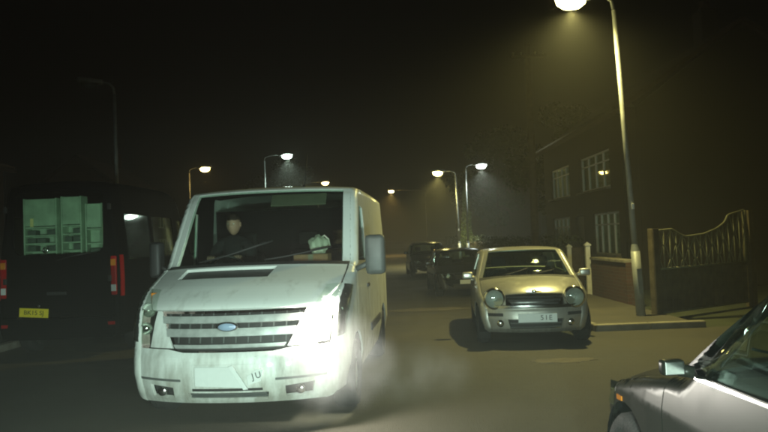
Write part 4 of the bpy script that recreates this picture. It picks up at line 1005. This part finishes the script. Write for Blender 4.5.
# ------------------------------------------------------------------ walls, hedges, trees
def leaves(n, fn, size):
    c = np.array([fn() for _ in range(n)]); d = rng.normal(size=(n, 3)); d /= np.linalg.norm(d, axis=1, keepdims=True)
    e = np.cross(d, rng.normal(size=(n, 3))); e /= np.linalg.norm(e, axis=1, keepdims=True); s = size*rng.uniform(.6, 1.4, (n, 1))
    V = np.stack([c-d*s, c+e*s*.5, c+d*s, c-e*s*.5], 1).reshape(-1, 3); F = np.arange(4*n).reshape(n, 4).tolist()
    return V, F
def hedge(x, y0, y1, w, h, label, nper=420):
    root = empty('hedge', (x, y0, 0), 0, label, 'hedge', 'hedges along the right pavement')
    L = y1-y0
    def f():
        a = random.random()*L; lump = 1+.10*math.sin(a*2.1)+.07*math.sin(a*5.3+1)
        q = random.random()
        if q < .35: return ((random.random()-.5)*w, a, h*lump+random.uniform(-.10, .05))
        sgn = -1 if q < .85 else 1
        return (sgn*(w/2*lump+random.uniform(-.10, .04)), a, random.uniform(.05, h*lump))
    V, F = leaves(int(nper*L), f, .045); mesh_from('foliage', V, F, 'leaf', root, 0, False)
    box('branches', (0, L/2, h*.46), (w*.72, L-.1, h*.88), 'bark', root, bev=.1)
    return root
hedge(5.35, 13.5*K, 24.5*K, .7, 1.35, 'clipped hedge behind the silver hatchback\'s roof', 380)
hedge(5.40, 24.7*K, 40*K, .7, 1.45, 'farther hedge running on past the pair of lamps', 230)
def low_wall(name, x, y0, y1, h, label, m='brick'):
    root = empty(name, (x, y0, 0), 0, label, 'wall'); L = y1-y0
    box('brickwork', (0, L/2, h/2), (.22, L, h), m, root)
    n = max(1, int(L/.6))
    for k in range(n): box('coping_stone', (0, L*(k+.5)/n, h+.03), (.29, L/n-.012, .06), 'kerb', root, bev=.008)
    return root
low_wall('garden_wall', 5.12, 10.05*K, 11.75*K, .95, 'low brick garden wall between the gate and the white gatepost')
low_wall('garden_wall', -8.25, 13.5*K, 34*K, .9, 'low brick garden wall along the left pavement')
def tree(loc, h, rx, trunk_r, n, label, m='leaf', shape='cone', size=.07, z0=.5):
    root = empty('tree', loc, 0, label, 'tree', 'trees along the street')
    tube('trunk', [(0, 0, -.1), (.03, .02, h*.3), (-.02, .04, h*.62), (0, 0, h*.93)], [trunk_r, trunk_r*.8, trunk_r*.5, .02], 'bark', root, 10)
    if shape == 'cone':
        def f():
            while True:
                z = random.uniform(z0, h); t = (z-z0)/(h-z0); a = random.random()*2*math.pi
                r_ = rx*(min(1, .55+2.2*t))*(1-t)**.55*(1+.22*math.sin(a*3+z*2.3)+.12*math.sin(z*7+a*5))
                rr = r_*math.sqrt(random.uniform(.3, 1.05))
                return (rr*math.cos(a), rr*math.sin(a), z)
    else:
        cl = []
        for k in range(26):
            a = random.random()*6.283; t = random.uniform(0, 1); q = math.sqrt(random.random())
            cl.append((rx*q*math.cos(a)*(.6+.8*math.sin(t*3.1)), rx*q*math.sin(a)*(.6+.8*math.sin(t*3.1)), z0+(h-z0)*t, rx*random.uniform(.22, .42)))
        for k in range(7):
            c = cl[k]; tube('limb', [(0, 0, h*random.uniform(.25, .5)), (c[0]*.5, c[1]*.5, c[2]*.85), c[:3]], [trunk_r*.4, trunk_r*.25, .015], 'bark', root, 6)
        def f():
            c = random.choice(cl); d = Vector((random.gauss(0, 1), random.gauss(0, 1), random.gauss(0, .8))).normalized()*c[3]*random.uniform(.5, 1.05)
            return (c[0]+d.x, c[1]+d.y, c[2]+d.z)
    V, F = leaves(n, f, size); mesh_from('crown', V, F, m, root, 0, False)
    return root
tree((5.25, 30.6*K, 0), 5.0, .42, .09, 9000, 'tall narrow conifer lit green beside the pair of street lamps', 'leafpale', 'cone', .06, .3)
tree((9.7, 23*K, 0), 7.5, 2.3, .17, 11000, 'broad dark tree behind the telegraph pole', 'leaf', 'round', .11, 2.2)
tree((8.6, 36*K, 0), 9, 2.8, .2, 9000, 'far dark tree right of the conifer', 'leaf', 'round', .14, 2.5)
tree((-9.5, 46*K, 0), 9, 2.8, .2, 8000, 'dark tree far down the left side of the road', 'leaf', 'round', .15, 2.5)

# ------------------------------------------------------------------ houses
def wall_panel(name, w, h, holes, m, parent, M4, t=.25):
    P, F = fill2d([(0, 0), (w, 0), (w, h), (0, h)], holes, 50, 50)
    V = [M4 @ Vector((p[0], 0, p[1])) for p in P]
    return mesh_from(name, V, F, m, parent, t, False)
def window(parent, M4, x, z, w, h, panes=2, transom=True, cur='curtain'):
    bm = bmesh.new()
    def bb(c, s): box_bm(bm, c, s)
    f = .06
    bb((x+w/2, .08, z+f/2), (w, .07, f)); bb((x+w/2, .08, z+h-f/2), (w, .07, f))
    bb((x+f/2, .08, z+h/2), (f, .07, h-2*f)); bb((x+w-f/2, .08, z+h/2), (f, .07, h-2*f))
    for k in range(1, panes): bb((x+w*k/panes, .08, z+h/2), (f*.9, .06, h-2*f))
    if transom: bb((x+w/2, .075, z+h*.72), (w-2*f, .05, f*.7))
    bm.transform(M4); fr = obj_bm('window', bm, 'upvc', parent)
    def part(name, c, s, m):
        b2 = bmesh.new(); box_bm(b2, c, s); b2.transform(M4); return obj_bm(name, b2, m, fr)
    for k in range(panes): part('pane', (x+w*(k+.5)/panes, .085, z+h/2), (w/panes-f, .008, h-2*f), 'glass')
    part('curtain', (x+w/2, .20, z+h/2), (w-.03, .02, h-.03), cur)
    part('sill', (x+w/2, -.05, z-.035), (w+.12, .22, .06), 'kerb')
    return fr
def house(loc, rz, w, d, he, hr, label, ups, downs, door_x, m='brick', cur='curtain'):
    """front wall along local x at y=0, facing -y"""
    root = empty('house', loc, rz, label, 'house', 'houses along the street')
    I = Matrix.Identity(4)
    holes = [[(x, z), (x+ww, z), (x+ww, z+hh), (x, z+hh)] for (x, z, ww, hh) in ups+downs]+[[(door_x, .12), (door_x+.95, .12), (door_x+.95, 2.2), (door_x, 2.2)]]
    P, F = fill2d([(0, 0), (w, 0), (w, he), (0, he)], holes, 50, 50)
    mesh_from('front_wall', [(p[0], 0, p[1]) for p in P], [f for f in F], m, root, .25, False)
    for x in (.125, w-.125):
        bm = bmesh.new(); pts = [(0.26, 0), (d, 0), (d, he), (d/2, he+hr), (.26, he+.0)]
        a = [bm.verts.new((x-.122, p[0], p[1])) for p in pts]; b = [bm.verts.new((x+.122, p[0], p[1])) for p in pts]; bm.faces.new(a); bm.faces.new(b[::-1])
        for i in range(5): bm.faces.new((a[i], b[i], b[(i+1) % 5], a[(i+1) % 5]))
        bmesh.ops.recalc_face_normals(bm, faces=bm.faces); obj_bm('gable_wall', bm, m, root)
    box('back_wall', (w/2, d-.12, he/2), (w-.52, .24, he), m, root)
    for x, z, ww, hh in ups+downs: window(root, I, x, z, ww, hh, 4 if ww > 2.2 else 3 if ww > 1.5 else 2, cur=cur)
    dr = box('door', (door_x+.475, .10, 1.16), (.93, .06, 2.06), 'greyplastic', root); lathe('handle', [(0, .03), (.025, .02), (.03, 0), (0, 0)], 'chrome', dr, '-y', 12, (door_x+.12, .06, 1.1))
    rise = hr+.35; sl = math.atan2(hr, d/2); ln = math.hypot(d/2+.4, (d/2+.4)*math.tan(sl))
    for s in (-1, 1):
        cy = d/2+s*(d/2+.4)/2; cz = he+hr-(d/2+.4)/2*math.tan(sl)+.10
        box('roof', (w/2, cy, cz), (w+.3, ln, .12), 'tile', root, Matrix.Rotation(-s*sl, 3, 'X'))
    ch = box('chimney', (w*.8, d/2, he+hr+.35), (.6, .5, 1.3), m, root)
    for x in (-.14, .14): lathe('chimney_pot', [(.11, 0), (.09, .3), (.11, .34), (.08, .34)], 'tile', ch, 'z', 14, (w*.8+x, d/2, he+hr+1.0))
    tube('gutter', [(0, -.36, he-.02), (w, -.36, he-.02)], .06, 'plastic', root, 8); tube('downpipe', [(w-.2, -.08, 0), (w-.2, -.08, he-.2), (w-.2, -.34, he-.05)], .04, 'plastic', root, 8)
    return root
Rz = R(-90)   # front faces -x (towards the road), local x runs towards -y
house((6.75, 20.0*K, 0), Rz, 9.8, 6.5, 5.0, 2.2, 'house behind the near lamp post with a row of pale upper windows', [(1.2, 2.95, 2.6, 1.15), (5.2, 2.95, 3.0, 1.15)], [(1.2, .9, 2.4, 1.3), (6.4, .9, 2.4, 1.3)], 4.4, 'render')
house((9.2, 10.5*K, 0), Rz, 8.5, 6.5, 5.2, 2.4, 'dark brick house behind the ornate gate', [(1.0, 3.1, 1.3, 1.2), (4.4, 3.1, 1.3, 1.2)], [(.9, .9, 1.7, 1.4), (5.6, .9, 1.7, 1.4)], 3.6)
house((7.0, 47*K, 0), Rz, 8.0, 6.5, 5.2, 2.4, 'far house on the right beyond the conifer', [(1.0, 3.1, 1.3, 1.2), (5.4, 3.1, 1.3, 1.2)], [(.9, .9, 1.7, 1.4), (5.4, .9, 1.7, 1.4)], 3.6)
Lz = R(90)
house((-15.5, 14*K, 0), Lz, 8.0, 6.5, 5.2, 2.4, 'dark house on the left behind the black van', [(1.0, 3.1, 1.3, 1.2), (5.4, 3.1, 1.3, 1.2)], [(.9, .9, 1.7, 1.4), (5.4, .9, 1.7, 1.4)], 3.6)
house((-16, 30.2*K, 0), Lz, 8.0, 6.5, 5.2, 2.4, 'farther dark house on the left behind the white van', [(1.0, 3.1, 1.3, 1.2), (5.4, 3.1, 1.3, 1.2)], [(.9, .9, 1.7, 1.4), (5.4, .9, 1.7, 1.4)], 3.6)

# ------------------------------------------------------------------ exhaust steam beside the van, plus a cloud added for headlamp glow
def steam(loc, rx, ry, rz_, dens_, label):
    bm = bmesh.new(); bmesh.ops.create_icosphere(bm, subdivisions=3, radius=1.0)
    for v in bm.verts:
        n = v.co.normalized(); k = 1+.12*math.sin(4*n.x+3*n.y)+.10*math.sin(6*n.y-4*n.z)
        v.co = Vector((n.x*rx*k, n.y*ry*k, max(n.z*rz_*k, -loc[2]+.01)))
    o = obj_bm('mist_volume', bm, None, None, True); o.location = loc
    m = bpy.data.materials.new('steam'); m.use_nodes = True; n = m.node_tree.nodes; l = m.node_tree.links; n.clear()
    out = n.new('ShaderNodeOutputMaterial'); pv = n.new('ShaderNodeVolumePrincipled'); pv.inputs['Color'].default_value = (.95, .97, .97, 1)
    tc = n.new('ShaderNodeTexCoord'); nz = n.new('ShaderNodeTexNoise'); nz.inputs['Scale'].default_value = 3.2; nz.inputs['Detail'].default_value = 4; l.new(tc.outputs['Object'], nz.inputs['Vector'])
    mp = n.new('ShaderNodeMapping'); mp.inputs['Scale'].default_value = (1/rx, 1/ry, 1/rz_); l.new(tc.outputs['Object'], mp.inputs[0])
    ln = n.new('ShaderNodeVectorMath'); ln.operation = 'LENGTH'; l.new(mp.outputs[0], ln.inputs[0])
    fo = n.new('ShaderNodeMapRange'); fo.inputs['From Min'].default_value = .15; fo.inputs['From Max'].default_value = .85; fo.inputs['To Min'].default_value = 1; fo.inputs['To Max'].default_value = 0; l.new(ln.outputs['Value'], fo.inputs['Value'])
    nr = n.new('ShaderNodeMapRange'); nr.inputs['From Min'].default_value = .38; nr.inputs['From Max'].default_value = .68; l.new(nz.outputs['Fac'], nr.inputs['Value'])
    mu = n.new('ShaderNodeMath'); mu.operation = 'MULTIPLY'; l.new(fo.outputs[0], mu.inputs[0]); l.new(nr.outputs[0], mu.inputs[1])
    m2 = n.new('ShaderNodeMath'); m2.operation = 'MULTIPLY'; m2.inputs[1].default_value = dens_; l.new(mu.outputs[0], m2.inputs[0]); l.new(m2.outputs[0], pv.inputs['Density'])
    l.new(pv.outputs[0], out.inputs['Volume']); o.data.materials.append(m)
    return setp(o, label, 'steam', None, 'stuff')
steam((.24, 6.7, .30), .80, .70, .40, .5, 'white exhaust steam drifting low beside the white van\'s lit headlamp')
steam((-.42, 5.42, .66), .62, .42, .52, 1.0, 'added thin haze standing in for bloom in front of the blazing headlamp')  # added volume that scatters the headlamp into a bloom

# ------------------------------------------------------------------ haze volume added so the lamps get a glow like lens bloom
HAZE = 0.0042
hz = box('haze', (0, 90, 9.5), (150, 230, 22), None); hz.data.materials.clear()
hm = bpy.data.materials.new('glow_haze'); hm.use_nodes = True; nn = hm.node_tree.nodes; nn.clear()
ho = nn.new('ShaderNodeOutputMaterial'); hv = nn.new('ShaderNodeVolumePrincipled'); hv.inputs['Color'].default_value = (.92, .92, .86, 1); hv.inputs['Density'].default_value = HAZE; hv.inputs['Anisotropy'].default_value = 0.0
hm.node_tree.links.new(hv.outputs[0], ho.inputs['Volume']); hz.data.materials.append(hm); setp(hz, kind='stuff')
